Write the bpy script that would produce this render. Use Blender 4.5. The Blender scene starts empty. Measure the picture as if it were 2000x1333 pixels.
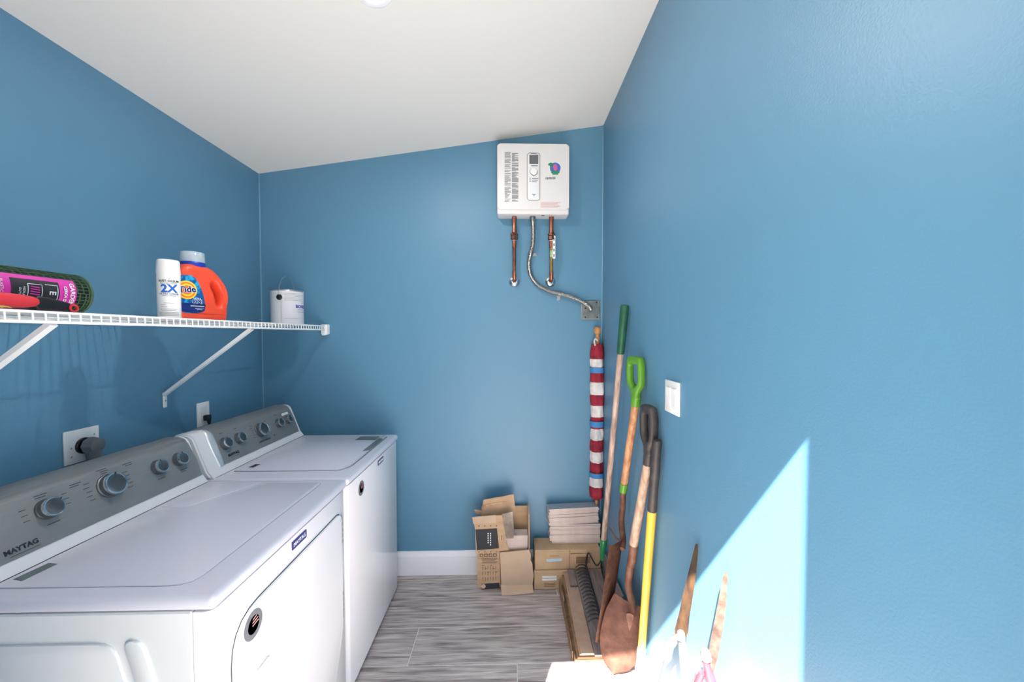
import bpy, bmesh, math, random
from math import sin, cos, pi, radians, sqrt
from mathutils import Vector, Matrix
from mathutils.geometry import tessellate_polygon
random.seed(7)
V = Vector
SC = bpy.context.scene
COL = SC.collection

# ------------------------------------------------------------------ camera
cd = bpy.data.cameras.new('camera'); cam = bpy.data.objects.new('camera', cd); COL.objects.link(cam)
cd.sensor_width = 36.0; cd.lens = 765.0 / 2000.0 * 36.0
cd.shift_x = -16.0 / 2000.0; cd.shift_y = 11.2 / 2000.0
cd.clip_start = 0.01
cam.location = (0, 0, 1.49)
cam.rotation_euler = (radians(90 - 1.7), 0, radians(-1.45))
SC.camera = cam
# ------------------------------------------------------------------ light
SC.view_settings.view_transform = 'Standard'; SC.view_settings.look = 'None'
SC.view_settings.gamma = 1.0; SC.view_settings.use_curve_mapping = False
SC.view_settings.exposure = -0.06
w = bpy.data.worlds.new('sky'); SC.world = w; w.use_nodes = True
bg = w.node_tree.nodes['Background']
bg.inputs[0].default_value = (0.95, 0.97, 1.0, 1); bg.inputs[1].default_value = 2.3
sd = bpy.data.lights.new('sun', 'SUN'); sun = bpy.data.objects.new('sun', sd); COL.objects.link(sun)
sd.energy = 78.0; sd.color = (1.0, 0.95, 0.88); sd.angle = radians(0.55)
sun.rotation_euler = V((0.30, 0.771, -1.0)).to_track_quat('-Z', 'Y').to_euler()
LAMP_W = 12.0

# ------------------------------------------------------------------ room numbers
XL, XR, YB = -1.503, 0.568, 2.412
YF0, YF1 = 0.073, 0.183            # front wall, outer and inner face
DX0, DX1, DZ = -0.460, 0.367, 2.154 # doorway
def ceil_z(x): return 2.456 + (x - XL) * 0.1507

# ------------------------------------------------------------------ materials
def S(h):  # sRGB 0-255 -> linear
    return tuple(((c/255.0)/12.92 if c/255.0 <= .04045 else ((c/255.0+.055)/1.055)**2.4) for c in h) + (1,)
def mat(name, col, rough=.5, metal=0., spec=.5, col2=None, scale=8., stretch=(1,1,1), detail=4., bump=0., bscale=60., bstretch=None, coat=0., trans=0., emit=None, lo=.35, hi=.65, coords='Object', alpha=1.):
    m = bpy.data.materials.new(name); m.use_nodes = True
    nt = m.node_tree; N = nt.nodes; L = nt.links; b = N['Principled BSDF']
    b.inputs['Base Color'].default_value = S(col); b.inputs['Roughness'].default_value = rough
    b.inputs['Metallic'].default_value = metal; b.inputs['Specular IOR Level'].default_value = spec
    b.inputs['Coat Weight'].default_value = coat; b.inputs['Transmission Weight'].default_value = trans
    b.inputs['Alpha'].default_value = alpha
    if emit: b.inputs['Emission Color'].default_value = S(emit[0]); b.inputs['Emission Strength'].default_value = emit[1]
    if col2 is not None or bump:
        tc = N.new('ShaderNodeTexCoord')
    if col2 is not None:
        mp = N.new('ShaderNodeMapping'); mp.inputs['Scale'].default_value = stretch
        L.new(tc.outputs[coords], mp.inputs[0])
        nz = N.new('ShaderNodeTexNoise'); nz.inputs['Scale'].default_value = scale; nz.inputs['Detail'].default_value = detail
        L.new(mp.outputs[0], nz.inputs['Vector'])
        cr = N.new('ShaderNodeValToRGB'); cr.color_ramp.elements[0].position = lo; cr.color_ramp.elements[1].position = hi
        cr.color_ramp.elements[0].color = S(col); cr.color_ramp.elements[1].color = S(col2)
        L.new(nz.outputs[0], cr.inputs[0]); L.new(cr.outputs[0], b.inputs['Base Color'])
    if bump:
        mp2 = N.new('ShaderNodeMapping'); mp2.inputs['Scale'].default_value = bstretch or (1,1,1)
        L.new(tc.outputs[coords], mp2.inputs[0])
        n2 = N.new('ShaderNodeTexNoise'); n2.inputs['Scale'].default_value = bscale; n2.inputs['Detail'].default_value = 3
        L.new(mp2.outputs[0], n2.inputs['Vector'])
        bp = N.new('ShaderNodeBump'); bp.inputs['Strength'].default_value = bump; bp.inputs['Distance'].default_value = .002
        L.new(n2.outputs[0], bp.inputs['Height']); L.new(bp.outputs[0], b.inputs['Normal'])
    return m
M = {}
M['blue'] = mat('blue_wall_paint', (89,137,167), .42, spec=.5, bump=.25, bscale=220)
M['bead'] = mat('corner_caulk', (112,160,185), .4)
M['ceil'] = mat('ceiling_paint', (226,225,222), .7, spec=.3, bump=.1, bscale=200)
M['trim'] = mat('white_trim_paint', (236,238,244), .4)
M['grout'] = mat('pale_grout', (222,218,216), .9)
M['concrete'] = mat('outdoor_concrete', (190,186,178), .9, col2=(165,160,152), scale=3)
M['enamel'] = mat('white_enamel', (232,232,236), .22, spec=.55, coat=.3)
M['enamel_top_shaded'] = mat('white_enamel_top_shaded', (206,207,220), .25, spec=.5, coat=.2)  # same white enamel, toned down to paint the dimmer light on the tops
M['enamel_side'] = mat('white_enamel_side', (222,225,228), .32)
M['plastic_w'] = mat('white_plastic', (233,233,232), .35)
M['plastic_w2'] = mat('white_console_plastic', (222,224,228), .38)
M['seam'] = mat('dark_seam', (60,62,66), .7)
M['chrome'] = mat('chrome', (225,228,230), .12, metal=1.)
M['satin'] = mat('satin_silver', (232,230,228), .3, metal=.6)
M['steel'] = mat('brushed_console_steel', (176,180,182), .36, metal=.3, col2=(192,195,196), scale=30, stretch=(1,.4,60), lo=.3, hi=.7)
M['knobface'] = mat('knob_face', (140,150,156), .35, metal=.35)
M['knobside'] = mat('knob_side', (105,110,116), .4, metal=.7)
M['ink'] = mat('dark_ink', (38,40,46), .6)
M['inkgrey'] = mat('grey_ink', (110,114,120), .6)
M['inkred'] = mat('faded_red_ink', (205,150,145), .6)
M['badge'] = mat('navy_badge', (52,58,120), .3)
M['white_ink'] = mat('white_ink', (232,234,238), .6)
M['sticker_grey'] = mat('grey_green_sticker', (92,108,110), .4)
M['black'] = mat('black_plastic', (26,27,30), .4)
M['greyrub'] = mat('grey_plug_rubber', (112,114,118), .55)
M['wire'] = mat('white_vinyl_wire', (236,238,238), .35)
M['copper'] = mat('copper', (190,118,92), .32, metal=.85, col2=(140,84,66), scale=30)
M['copper_dull'] = mat('dull_copper', (142,98,80), .42, metal=.7, col2=(110,74,60), scale=20)
M['brass'] = mat('brass', (176,142,84), .35, metal=.8)
M['solder'] = mat('tin_ring', (200,190,185), .3, metal=.8)
M['conduit'] = mat('galvanised_conduit', (176,174,170), .3, metal=.9)
M['galv'] = mat('galvanised_plate', (150,152,150), .38, metal=.8, col2=(120,124,124), scale=25)
M['red_cloth'] = mat('red_cloth', (158,30,52), .8, col2=(122,18,40), scale=18, bump=.4, bscale=60)
M['white_cloth'] = mat('white_cloth', (226,222,220), .85, col2=(190,188,190), scale=14, bump=.4, bscale=60)
M['blue_tie'] = mat('blue_tie', (62,128,184), .7)
M['darkgreen'] = mat('dark_green_rubber', (28,92,66), .55, col2=(22,74,54), scale=20)
M['green_paint'] = mat('green_enamel', (30,124,74), .3)
M['lime'] = mat('lime_plastic', (90,148,36), .4, col2=(82,136,34), scale=12)
M['wood_pale'] = mat('weathered_ash', (204,178,164), .6, col2=(150,124,110), scale=22, stretch=(3,3,.25), bump=.2)
M['wood_spiral'] = mat('oiled_ash', (206,156,112), .5, col2=(160,104,68), scale=26, stretch=(3,3,.4), bump=.2)
M['wood_worn'] = mat('worn_ash', (196,168,146), .6, col2=(160,130,112), scale=26, stretch=(3,3,.2), bump=.2)
M['wood_knob'] = mat('varnished_finial_wood', (206,152,96), .4, col2=(176,118,70), scale=14)
M['rust'] = mat('rusty_steel', (134,96,78), .65, metal=.25, col2=(96,60,48), scale=24, bump=.5, bscale=90)
M['rust_red'] = mat('red_rust', (132,92,76), .75, metal=.15, col2=(98,64,54), scale=18, bump=.6, bscale=120)
M['old_metal'] = mat('worn_tool_steel', (132,114,104), .6, metal=.2, col2=(84,64,56), scale=28, bump=.4)
M['steel_plain'] = mat('scratched_steel', (176,176,180), .42, metal=.6, col2=(120,120,124), scale=40, stretch=(4,4,.5), bump=.4)
M['iron'] = mat('dark_iron', (52,52,54), .5, metal=.5)
M['yellow'] = mat('yellow_fibreglass', (238,198,66), .4, col2=(214,170,60), scale=10, stretch=(3,3,.4))
M['blackgrip'] = mat('black_rubber_grip', (46,44,46), .55, col2=(66,60,58), scale=30)
M['blade_brown'] = mat('stained_blade', (88,62,36), .6, metal=.15, col2=(46,30,26), scale=16, stretch=(3,3,1), bump=.4)
M['card'] = mat('cardboard', (190,160,130), .85, col2=(176,146,116), scale=5, stretch=(1,1,6))
M['card_y'] = mat('yellow_cardboard', (196,168,134), .85, col2=(176,148,116), scale=6)
M['card_pale'] = mat('pale_cardboard_inside', (196,172,148), .85, col2=(184,160,136), scale=7)
M['card_dark'] = mat('dark_brown_cardboard', (150,118,88), .9, col2=(120,92,68), scale=9, stretch=(1,4,4))  # darker brown board, also used for brown print and carton joint
M['tape'] = mat('glossy_packing_tape', (150,134,118), .15, col2=(118,104,96), scale=20, coat=.8)
M['torn'] = mat('torn_brown_kraft', (158,104,70), .9, col2=(190,160,130), scale=30)
M['blue_sticker'] = mat('light_blue_label', (176,206,222), .6)
M['tile_edge'] = mat('ceramic_tile_biscuit', (222,206,198), .7, col2=(206,188,180), scale=12)
M['tile_top'] = mat('grey_glazed_tile', (150,156,166), .25)
M['wood_tile'] = mat('grey_wood_look_tile', (142,130,128), .5, col2=(112,100,98), scale=14, stretch=(6,.6,6), detail=6)
M['tile_body'] = mat('tan_tile_body', (186,156,138), .8, col2=(168,138,120), scale=10)
M['orange'] = mat('orange_red_hdpe', (236,78,50), .38, spec=.5)
M['bluecap'] = mat('royal_blue_plastic', (28,58,170), .3)
M['clear'] = mat('clear_cap_plastic', (216,230,240), .12, trans=.0, spec=.6, alpha=.38)
M['tide_blue'] = mat('label_blue', (12,82,150), .4, col2=(40,160,210), scale=60, lo=.48, hi=.6)
M['tide_navy'] = mat('label_navy', (18,40,110), .4)
M['tide_yellow'] = mat('label_yellow', (246,208,60), .4)
M['tide_orange'] = mat('label_orange', (240,120,40), .4)
M['two_blue'] = mat('print_blue', (24,96,190), .5)
M['paintcan'] = mat('white_can_label', (214,214,220), .4)
M['cangrey'] = mat('can_rim_metal', (170,174,176), .3, metal=.8)
M['bondblue'] = mat('print_violet_blue', (60,70,160), .5)
M['netgreen'] = mat('green_netting', (58,88,62), .5)
M['netdark'] = mat('dark_green_netting_core', (20,40,32), .6)
M['straw'] = mat('pale_strap', (150,160,140), .6)
M['magenta'] = mat('magenta_label', (214,52,168), .45)
M['redtool'] = mat('red_tool_plastic', (206,52,62), .4)
M['yellowtool'] = mat('yellow_tool_plastic', (214,190,90), .45)
M['lens'] = mat('lamp_lens', (255,244,238), .5, emit=((255,238,228), 6.0))
M['lcd'] = mat('grey_display', (98,100,104), .3)
M['heater'] = mat('heater_enamel', (220,219,220), .35)
M['pal_g'] = mat('sticker_green', (40,130,90), .5); M['pal_b'] = mat('sticker_blue', (60,96,190), .5)
M['pal_p'] = mat('sticker_pink', (200,90,140), .5)
M['greenlabel'] = mat('worn_green_label', (136,176,96), .6, col2=(196,206,190), scale=50)
# floor plank material: grain runs along X, every plank gets its own offset
def plank_mat():
    m = bpy.data.materials.new('grey_wood_look_plank'); m.use_nodes = True; nt = m.node_tree; N = nt.nodes; L = nt.links; b = N['Principled BSDF']
    g = N.new('ShaderNodeNewGeometry'); oi = N.new('ShaderNodeObjectInfo')
    mu = N.new('ShaderNodeVectorMath'); mu.operation = 'ADD'
    sc = N.new('ShaderNodeMath'); sc.operation = 'MULTIPLY'; sc.inputs[1].default_value = 37.0
    L.new(oi.outputs['Random'], sc.inputs[0]); L.new(g.outputs['Position'], mu.inputs[0])
    cb = N.new('ShaderNodeCombineXYZ'); L.new(sc.outputs[0], cb.inputs[0]); L.new(sc.outputs[0], cb.inputs[2]); L.new(cb.outputs[0], mu.inputs[1])
    def noise(st, scale, det, dist=0):
        mp = N.new('ShaderNodeMapping'); mp.inputs['Scale'].default_value = st; L.new(mu.outputs[0], mp.inputs[0])
        n = N.new('ShaderNodeTexNoise'); n.inputs['Scale'].default_value = scale; n.inputs['Detail'].default_value = det; n.inputs['Distortion'].default_value = dist
        L.new(mp.outputs[0], n.inputs['Vector']); return n
    a = noise((1.2, 16, 1), 3.4, 8, .6); c = noise((4, 110, 1), 2.2, 5, .3)
    mx = N.new('ShaderNodeMix'); mx.inputs[0].default_value = .36; L.new(a.outputs[0], mx.inputs[2]); L.new(c.outputs[0], mx.inputs[3])
    cr = N.new('ShaderNodeValToRGB'); e = cr.color_ramp.elements
    e[0].position = .34; e[0].color = S((110,100,99)); e[1].position = .66; e[1].color = S((214,205,202))
    k = e.new(.47); k.color = S((166,155,153)); k = e.new(.55); k.color = S((188,178,175))
    L.new(mx.outputs[0], cr.inputs[0]); L.new(cr.outputs[0], b.inputs['Base Color']); b.inputs['Roughness'].default_value = .42
    bp = N.new('ShaderNodeBump'); bp.inputs['Strength'].default_value = .25; bp.inputs['Distance'].default_value = .001
    L.new(mx.outputs[0], bp.inputs['Height']); L.new(bp.outputs[0], b.inputs['Normal'])
    return m
M['plank'] = plank_mat()

# ------------------------------------------------------------------ mesh helpers
ORG = {}
def nb(): return bmesh.new()
def obj(name, bm, m, parent=None, origin=None, smooth=None, label=None, kind=None):
    """one mesh object; bm is in world coordinates"""
    if parent is not None: o0 = ORG[parent.name]
    else: o0 = V(origin) if origin is not None else V((0,0,0))
    bmesh.ops.recalc_face_normals(bm, faces=bm.faces[:])
    bmesh.ops.translate(bm, vec=-o0, verts=bm.verts[:])
    me = bpy.data.meshes.new(name); bm.to_mesh(me); bm.free()
    for x in (m if isinstance(m, (list, tuple)) else [m]): me.materials.append(M[x])
    if smooth is not None:
        me.polygons.foreach_set('use_smooth', [True]*len(me.polygons))
        if smooth < 180:
            me.set_sharp_from_angle(angle=radians(smooth))
    o = bpy.data.objects.new(name, me); COL.objects.link(o)
    if parent is not None: o.parent = parent
    else: o.location = o0
    ORG[o.name] = o0
    if label: o['label'] = label
    if kind: o['kind'] = kind
    return o
def thing(name, label, cat, loc, group=None):
    o = bpy.data.objects.new(name, None); COL.objects.link(o); o.location = loc; o.empty_display_size = .05
    o['label'] = label; o['category'] = cat
    if group: o['group'] = group
    ORG[o.name] = V(loc); return o
def tag(o, label, cat, group=None):
    o['label'] = label; o['category'] = cat
    if group: o['group'] = group
    return o
def struct(name, bm, m, smooth=None):
    return obj(name, bm, m, smooth=smooth, kind='structure')
def merge(bm, tmp, m=None):
    if m is not None: bmesh.ops.transform(tmp, matrix=m, verts=tmp.verts[:])
    me = bpy.data.meshes.new('tmp'); tmp.to_mesh(me); tmp.free(); bm.from_mesh(me); bpy.data.meshes.remove(me); return bm
def box(out, a, b, bev=0, seg=2, mi=0):
    a = V(a); b = V(b); bm = bmesh.new()
    r = bmesh.ops.create_cube(bm, size=1); vs = r['verts']
    for v in vs: v.co = V((a.x+(v.co.x+.5)*(b.x-a.x), a.y+(v.co.y+.5)*(b.y-a.y), a.z+(v.co.z+.5)*(b.z-a.z)))
    fs = set(f for v in vs for f in v.link_faces)
    for f in fs: f.material_index = mi
    if bev:
        es = list(set(e for v in vs for e in v.link_edges))
        bmesh.ops.bevel(bm, geom=es, offset=bev, segments=seg, affect='EDGES', profile=.5, clamp_overlap=True)
    return merge(out, bm)
def xf(bm, mtx, start=0):
    vs = bm.verts[:][start:]; bmesh.ops.transform(bm, matrix=mtx, verts=vs); return bm
def frame(d):
    d = V(d).normalized(); a = V((0,0,1)) if abs(d.z) < .9 else V((1,0,0))
    x = a.cross(d).normalized(); y = d.cross(x).normalized(); return x, y
def tube(bm, pts, r, n=12, caps=True, mi=0, flat=1.):
    """sweep; r scalar or list"""
    pts = [V(p) for p in pts]; k = len(pts); rs = r if isinstance(r, (list, tuple)) else [r]*k
    rings = []; x = None
    for i, p in enumerate(pts):
        d = (pts[min(i+1,k-1)] - pts[max(i-1,0)]).normalized()
        if x is None: x, y = frame(d)
        else:
            x = (x - d*x.dot(d)).normalized(); y = d.cross(x).normalized()
        rings.append([bm.verts.new(p + (x*cos(2*pi*j/n)*flat + y*sin(2*pi*j/n))*rs[i]) for j in range(n)])
    for i in range(k-1):
        for j in range(n):
            f = bm.faces.new((rings[i][j], rings[i][(j+1)%n], rings[i+1][(j+1)%n], rings[i+1][j])); f.material_index = mi
    if caps:
        for q in (rings[0][::-1], rings[-1]):
            f = bm.faces.new(q); f.material_index = mi
    return bm
def cyl(bm, a, b, r, n=24, mi=0): return tube(bm, [a, b], r, n, True, mi)
def lathe(bm, prof, c, axis=(0,0,1), n=32, mi=0):
    """prof list of (r, t) along axis from c"""
    c = V(c); d = V(axis).normalized(); x, y = frame(d); rings = []
    for r, t in prof:
        if r < 1e-5: rings.append([bm.verts.new(c+d*t)])
        else: rings.append([bm.verts.new(c+d*t+(x*cos(2*pi*j/n)+y*sin(2*pi*j/n))*r) for j in range(n)])
    for a, b in zip(rings, rings[1:]):
        if len(a) == 1 and len(b) == 1: continue
        for j in range(n):
            if len(a) == 1: q = (a[0], b[j], b[(j+1)%n])
            elif len(b) == 1: q = (a[j], a[(j+1)%n], b[0])
            else: q = (a[j], a[(j+1)%n], b[(j+1)%n], b[j])
            f = bm.faces.new(q); f.material_index = mi
    for q in (rings[0], rings[-1]):
        if len(q) > 1: f = bm.faces.new(q); f.material_index = mi
    return bm
def mtx(o, x, y):
    x = V(x).normalized(); y = V(y); y = (y - x*y.dot(x)).normalized(); z = x.cross(y)
    return Matrix(((x.x,y.x,z.x,o[0]),(x.y,y.y,z.y,o[1]),(x.z,y.z,z.z,o[2]),(0,0,0,1)))
def rrect(w, h, r, n=5, cx=0, cy=0):
    o = []
    for sx, sy, a0 in ((1,1,0),(-1,1,90),(-1,-1,180),(1,-1,270)):
        for k in range(n+1):
            a = radians(a0+90*k/n); o.append((cx+sx*(w/2-r)+r*cos(a), cy+sy*(h/2-r)+r*sin(a)))
    return o
def prism(out, pts, m, t, bev=0, seg=2, mi=0, z0=0):
    """2D polygon pts extruded 0..t along local z of matrix m"""
    bm = bmesh.new()
    lo = [bm.verts.new((p[0], p[1], z0)) for p in pts]; hi = [bm.verts.new((p[0], p[1], z0+t)) for p in pts]
    n = len(pts); fs = []
    fs.append(bm.faces.new(lo[::-1])); top = bm.faces.new(hi); fs.append(top)
    for i in range(n): fs.append(bm.faces.new((lo[i], lo[(i+1)%n], hi[(i+1)%n], hi[i])))
    for f in fs: f.material_index = mi
    if bev: bmesh.ops.bevel(bm, geom=list(top.edges), offset=bev, segments=seg, affect='EDGES', profile=.5, clamp_overlap=True)
    return merge(out, bm, m)
def smoothloop(pts, k=4):
    n = len(pts); out = []
    for i in range(n):
        p0, p1, p2, p3 = [V(pts[(i+j-1)%n]+(0,)) if len(pts[0]) == 2 else V(pts[(i+j-1)%n]) for j in range(4)]
        for t in range(k):
            u = t/k
            out.append(.5*((2*p1)+(p2-p0)*u+(2*p0-5*p1+4*p2-p3)*u*u+(3*p1-p0-3*p2+p3)*u**3))
    return [(p.x, p.y) for p in out]
def spline(pts, k=6):
    P = [V(p) for p in pts]; P = [P[0]*2-P[1]] + P + [P[-1]*2-P[-2]]; out = []
    for i in range(1, len(P)-2):
        for t in range(k):
            u = t/k; p0, p1, p2, p3 = P[i-1:i+3]
            out.append(.5*((2*p1)+(p2-p0)*u+(2*p0-5*p1+4*p2-p3)*u*u+(3*p1-p0-3*p2+p3)*u**3))
    out.append(P[-2]); return out
def area2(l): return .5*sum(l[i][0]*l[(i+1)%len(l)][1]-l[(i+1)%len(l)][0]*l[i][1] for i in range(len(l)))
def offset(l, d):
    """move ccw loop inwards by d (outwards if it is a hole given clockwise)"""
    n = len(l); o = []
    for i in range(n):
        a = V((*l[i-1],)); b = V((*l[i],)); c = V((*l[(i+1)%n],)); t = (c-a).normalized(); o.append((b.x - t.y*d, b.y + t.x*d))
    return o
def puffy(out, outer, holes, m, half, r, seg=4, mi=0):
    """pillow-edged plate with holes, local z from -half to half"""
    if area2(outer) < 0: outer = outer[::-1]
    hs = [h[::-1] if area2(h) > 0 else h for h in holes]
    bm = bmesh.new(); loops = [outer]+hs; prev = [None]*len(loops); ends = []
    lv = []
    for k in range(-seg, seg+1):
        a = abs(k)/seg*pi/2
        z = (half-r + r*sin(a))*(1 if k > 0 else -1) if k else 0
        lv.append((z, r*(1-cos(a))))
    rows = []
    for l in loops:
        rr = [[bm.verts.new((p[0], p[1], z)) for p in offset(l, ins)] for z, ins in lv]
        n = len(l)
        for a, b in zip(rr, rr[1:]):
            for j in range(n): bm.faces.new((a[j], a[(j+1)%n], b[(j+1)%n], b[j])).material_index = mi
        rows.append(rr)
    for idx in (0, -1):
        polys = [[v.co.copy() for v in rr[idx]] for rr in rows]; flat = [v for rr in rows for v in rr[idx]]
        for t in tessellate_polygon(polys):
            try: bm.faces.new([flat[i] for i in t]).material_index = mi
            except ValueError: pass
    return merge(out, bm, m)
def text_bm(s, size, ext=.0004, bold=0., align='CENTER', spacing=1.):
    c = bpy.data.curves.new('lettering', 'FONT'); c.body = s; c.size = size; c.extrude = ext; c.offset = bold
    c.align_x = align; c.align_y = 'CENTER'; c.resolution_u = 3; c.space_character = spacing
    o = bpy.data.objects.new('lettering', c); COL.objects.link(o)
    dg = bpy.context.evaluated_depsgraph_get(); me = o.evaluated_get(dg).to_mesh()
    bm = nb(); bm.from_mesh(me); o.evaluated_get(dg).to_mesh_clear()
    bpy.data.objects.remove(o); bpy.data.curves.remove(c); return bm
def text(s, size, m, mat_, parent, bold=0., align='CENTER', name='lettering', sx=1., label=None, ext=.0004, spacing=1.):
    bm = text_bm(s, size, ext, bold, align, spacing)
    if sx != 1: bmesh.ops.scale(bm, vec=(sx,1,1), verts=bm.verts[:])
    xf(bm, m); return obj(name, bm, mat_, parent, label=label)
def slice_x(bm, step):
    xs = [v.co.x for v in bm.verts]
    if not xs: return
    x = min(xs)+step
    while x < max(xs):
        bmesh.ops.bisect_plane(bm, geom=bm.verts[:]+bm.edges[:]+bm.faces[:], plane_co=(x,0,0), plane_no=(1,0,0)); x += step
def wrap_text(s, size, c, r, ang, z, mat_, parent, bold=0., sx=1., name='lettering'):
    """letters wrapped on a vertical cylinder; ang = direction (deg) of the middle"""
    bm = text_bm(s, size, .0003, bold)
    if sx != 1: bmesh.ops.scale(bm, vec=(sx,1,1), verts=bm.verts[:])
    slice_x(bm, .004)
    for v in bm.verts:
        a = radians(ang)+v.co.x/r; rr = r+.0005+v.co.z
        v.co = V((c[0]+rr*cos(a), c[1]+rr*sin(a), z+v.co.y))
    return obj(name, bm, mat_, parent)
def wrap_bar(bm, c, r, a0, a1, z0, z1, t=.0004):
    n = max(2, int((a1-a0)/8)); 
    for k in range(n):
        q = []
        for a in (a0+(a1-a0)*k/n, a0+(a1-a0)*(k+1)/n):
            a = radians(a); q.append((c[0]+(r+t)*cos(a), c[1]+(r+t)*sin(a)))
        bm.faces.new([bm.verts.new((*q[0],z0)), bm.verts.new((*q[1],z0)), bm.verts.new((*q[1],z1)), bm.verts.new((*q[0],z1))])
    return bm
def copy_obj(o, dloc, parent=None, label=None, group=None):
    c = o.copy(); COL.objects.link(c)
    if parent is not None: c.parent = parent
    c.location = o.location + V(dloc)
    if label: c['label'] = label
    if group: c['group'] = group
    return c

# ================================================================== STRUCTURE
YO = 0.0
b = nb(); pz = [(XL-.1, -.02), (XR+.1, -.02), (XR+.1, ceil_z(XR+.1)), (XL-.1, ceil_z(XL-.1))]
MB = mtx((0,YB+.1,0), (1,0,0), (0,0,1))  # local z points to -y
prism(b, pz, MB, .1); struct('wall_back', b, 'blue')
b = nb(); box(b, (XL-.1, YF0, -.02), (XL, YB, ceil_z(XL))); struct('wall_left', b, 'blue')
b = nb(); box(b, (XR, YF0, -.02), (XR+.1, YB, ceil_z(XR))); struct('wall_right', b, 'blue')
b = nb(); MF = mtx((0,YF1,0), (1,0,0), (0,0,1)); t = YF1-YF0
for pts in ([(XL,-.02),(DX0,-.02),(DX0,ceil_z(DX0)),(XL,ceil_z(XL))], [(DX0,DZ),(DX1,DZ),(DX1,ceil_z(DX1)),(DX0,ceil_z(DX0))], [(DX1,-.02),(XR,-.02),(XR,ceil_z(XR)),(DX1,ceil_z(DX1))]):
    prism(b, pts, MF, t)
struct('wall_front', b, 'blue')
b = nb(); x0, x1 = XL-.1, XR+.1
prism(b, [(x0,ceil_z(x0)),(x1,ceil_z(x1)),(x1,ceil_z(x1)+.06),(x0,ceil_z(x0)+.06)], mtx((0,YB+.1,0),(1,0,0),(0,0,1)), YB+.1-YF0)
struct('ceiling', b, 'ceil')
b = nb(); box(b, (XL-.1, YF0, -.06), (XR+.1, YB+.1, -.0014)); floor = struct('floor', b, 'grout')
L = 1.22; rows = [-7,-6,-5,-4,-3,-2,-1,0,1,2]; st = {0:-.465, -1:.03, 1:-.80, 2:-.95}
for k in rows:
    y0 = 1.734+k*.231; y1 = min(y0+.2276, YB-.001); y0 = max(y0+.0, YF0+.001)
    if y1 <= y0+.01: continue
    s0 = st.get(k, -.465+.41*k)
    x = s0 - L*math.ceil((s0-XL)/L)
    while x < XR:
        a, c = max(x+.0017, XL+.001), min(x+L-.0017, XR-.001)
        if c-a > .02:
            b = nb(); box(b, (a,y0,-.0034), (c,y1,0), bev=.0008, seg=1); obj('plank', b, 'plank', floor)
        x += L
b = nb(); box(b, (-6,-8,-.12), (6,YF0,-.02)); struct('ground_outside', b, 'concrete')
def baseboard(name, a, bb, prof_dir):
    b = nb(); P = [(0,0),(.014,0),(.014,.118),(.011,.128),(.007,.133),(.005,.146),(0,.148)]
    a = V(a); bb = V(bb); d = bb-a
    prism(b, P, mtx(a, prof_dir, (0,0,1)), d.length if mtx(a,prof_dir,(0,0,1)).col[2].to_3d().dot(d) > 0 else -d.length)
    struct(name, b, 'trim')
baseboard('baseboard_back', (XL,YB,0), (XR,YB,0), (0,-1,0))
baseboard('baseboard_left', (XL,YF1,0), (XL,YB-.014,0), (1,0,0))
baseboard('baseboard_right', (XR,YF1,0), (XR,YB-.014,0), (-1,0,0))
for i, x, s in ((1,XL,1),(2,XR,-1)):
    b = nb(); prism(b, [(0,0),(.004*s,0),(.0028*s,-.0028),(0,-.004)], mtx((x,YB,.148),(1,0,0),(0,1,0)), ceil_z(x)-.148); struct('trim_%d'%i, b, 'bead')
# doorway lining around the opening behind the lens
b = nb()
box(b, (DX0-.0,YF0-.0,0), (DX0+.012,YF1+.002,DZ-.012)); box(b, (DX1-.012,YF0,0), (DX1,YF1+.002,DZ-.012)); box(b, (DX0,YF0,DZ-.012), (DX1,YF1+.002,DZ))
struct('trim_3', b, 'trim')

# ================================================================== CEILING LAMP
lx, ly = -.447, 1.338; lz = ceil_z(lx)
sl = math.atan(.1507); dn = V((sin(sl), 0, -cos(sl)))
cl = thing('ceiling_light', 'small round white recessed light in the sloped white ceiling', 'light', (lx,ly,lz))
b = nb(); lathe(b, [(.036,.0),(.036,.002),(.05,.004),(.0545,.0015),(.0545,0)], (lx,ly,lz), dn, 40); obj('trim_ring', b, 'trim', cl, smooth=40)
b = nb(); lathe(b, [(0,.0015),(.035,.0015)], (lx,ly,lz), dn, 32); obj('lens', b, 'lens', cl)
ld = bpy.data.lights.new('lamp', 'AREA'); ld.shape = 'DISK'; ld.size = .068; ld.energy = LAMP_W; ld.color = (1,.95,.9)
lo = bpy.data.objects.new('lamp_light', ld); COL.objects.link(lo); lo.parent = cl; lo.location = dn*.006
lo.rotation_euler = dn.to_track_quat('-Z','Y').to_euler()

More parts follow.
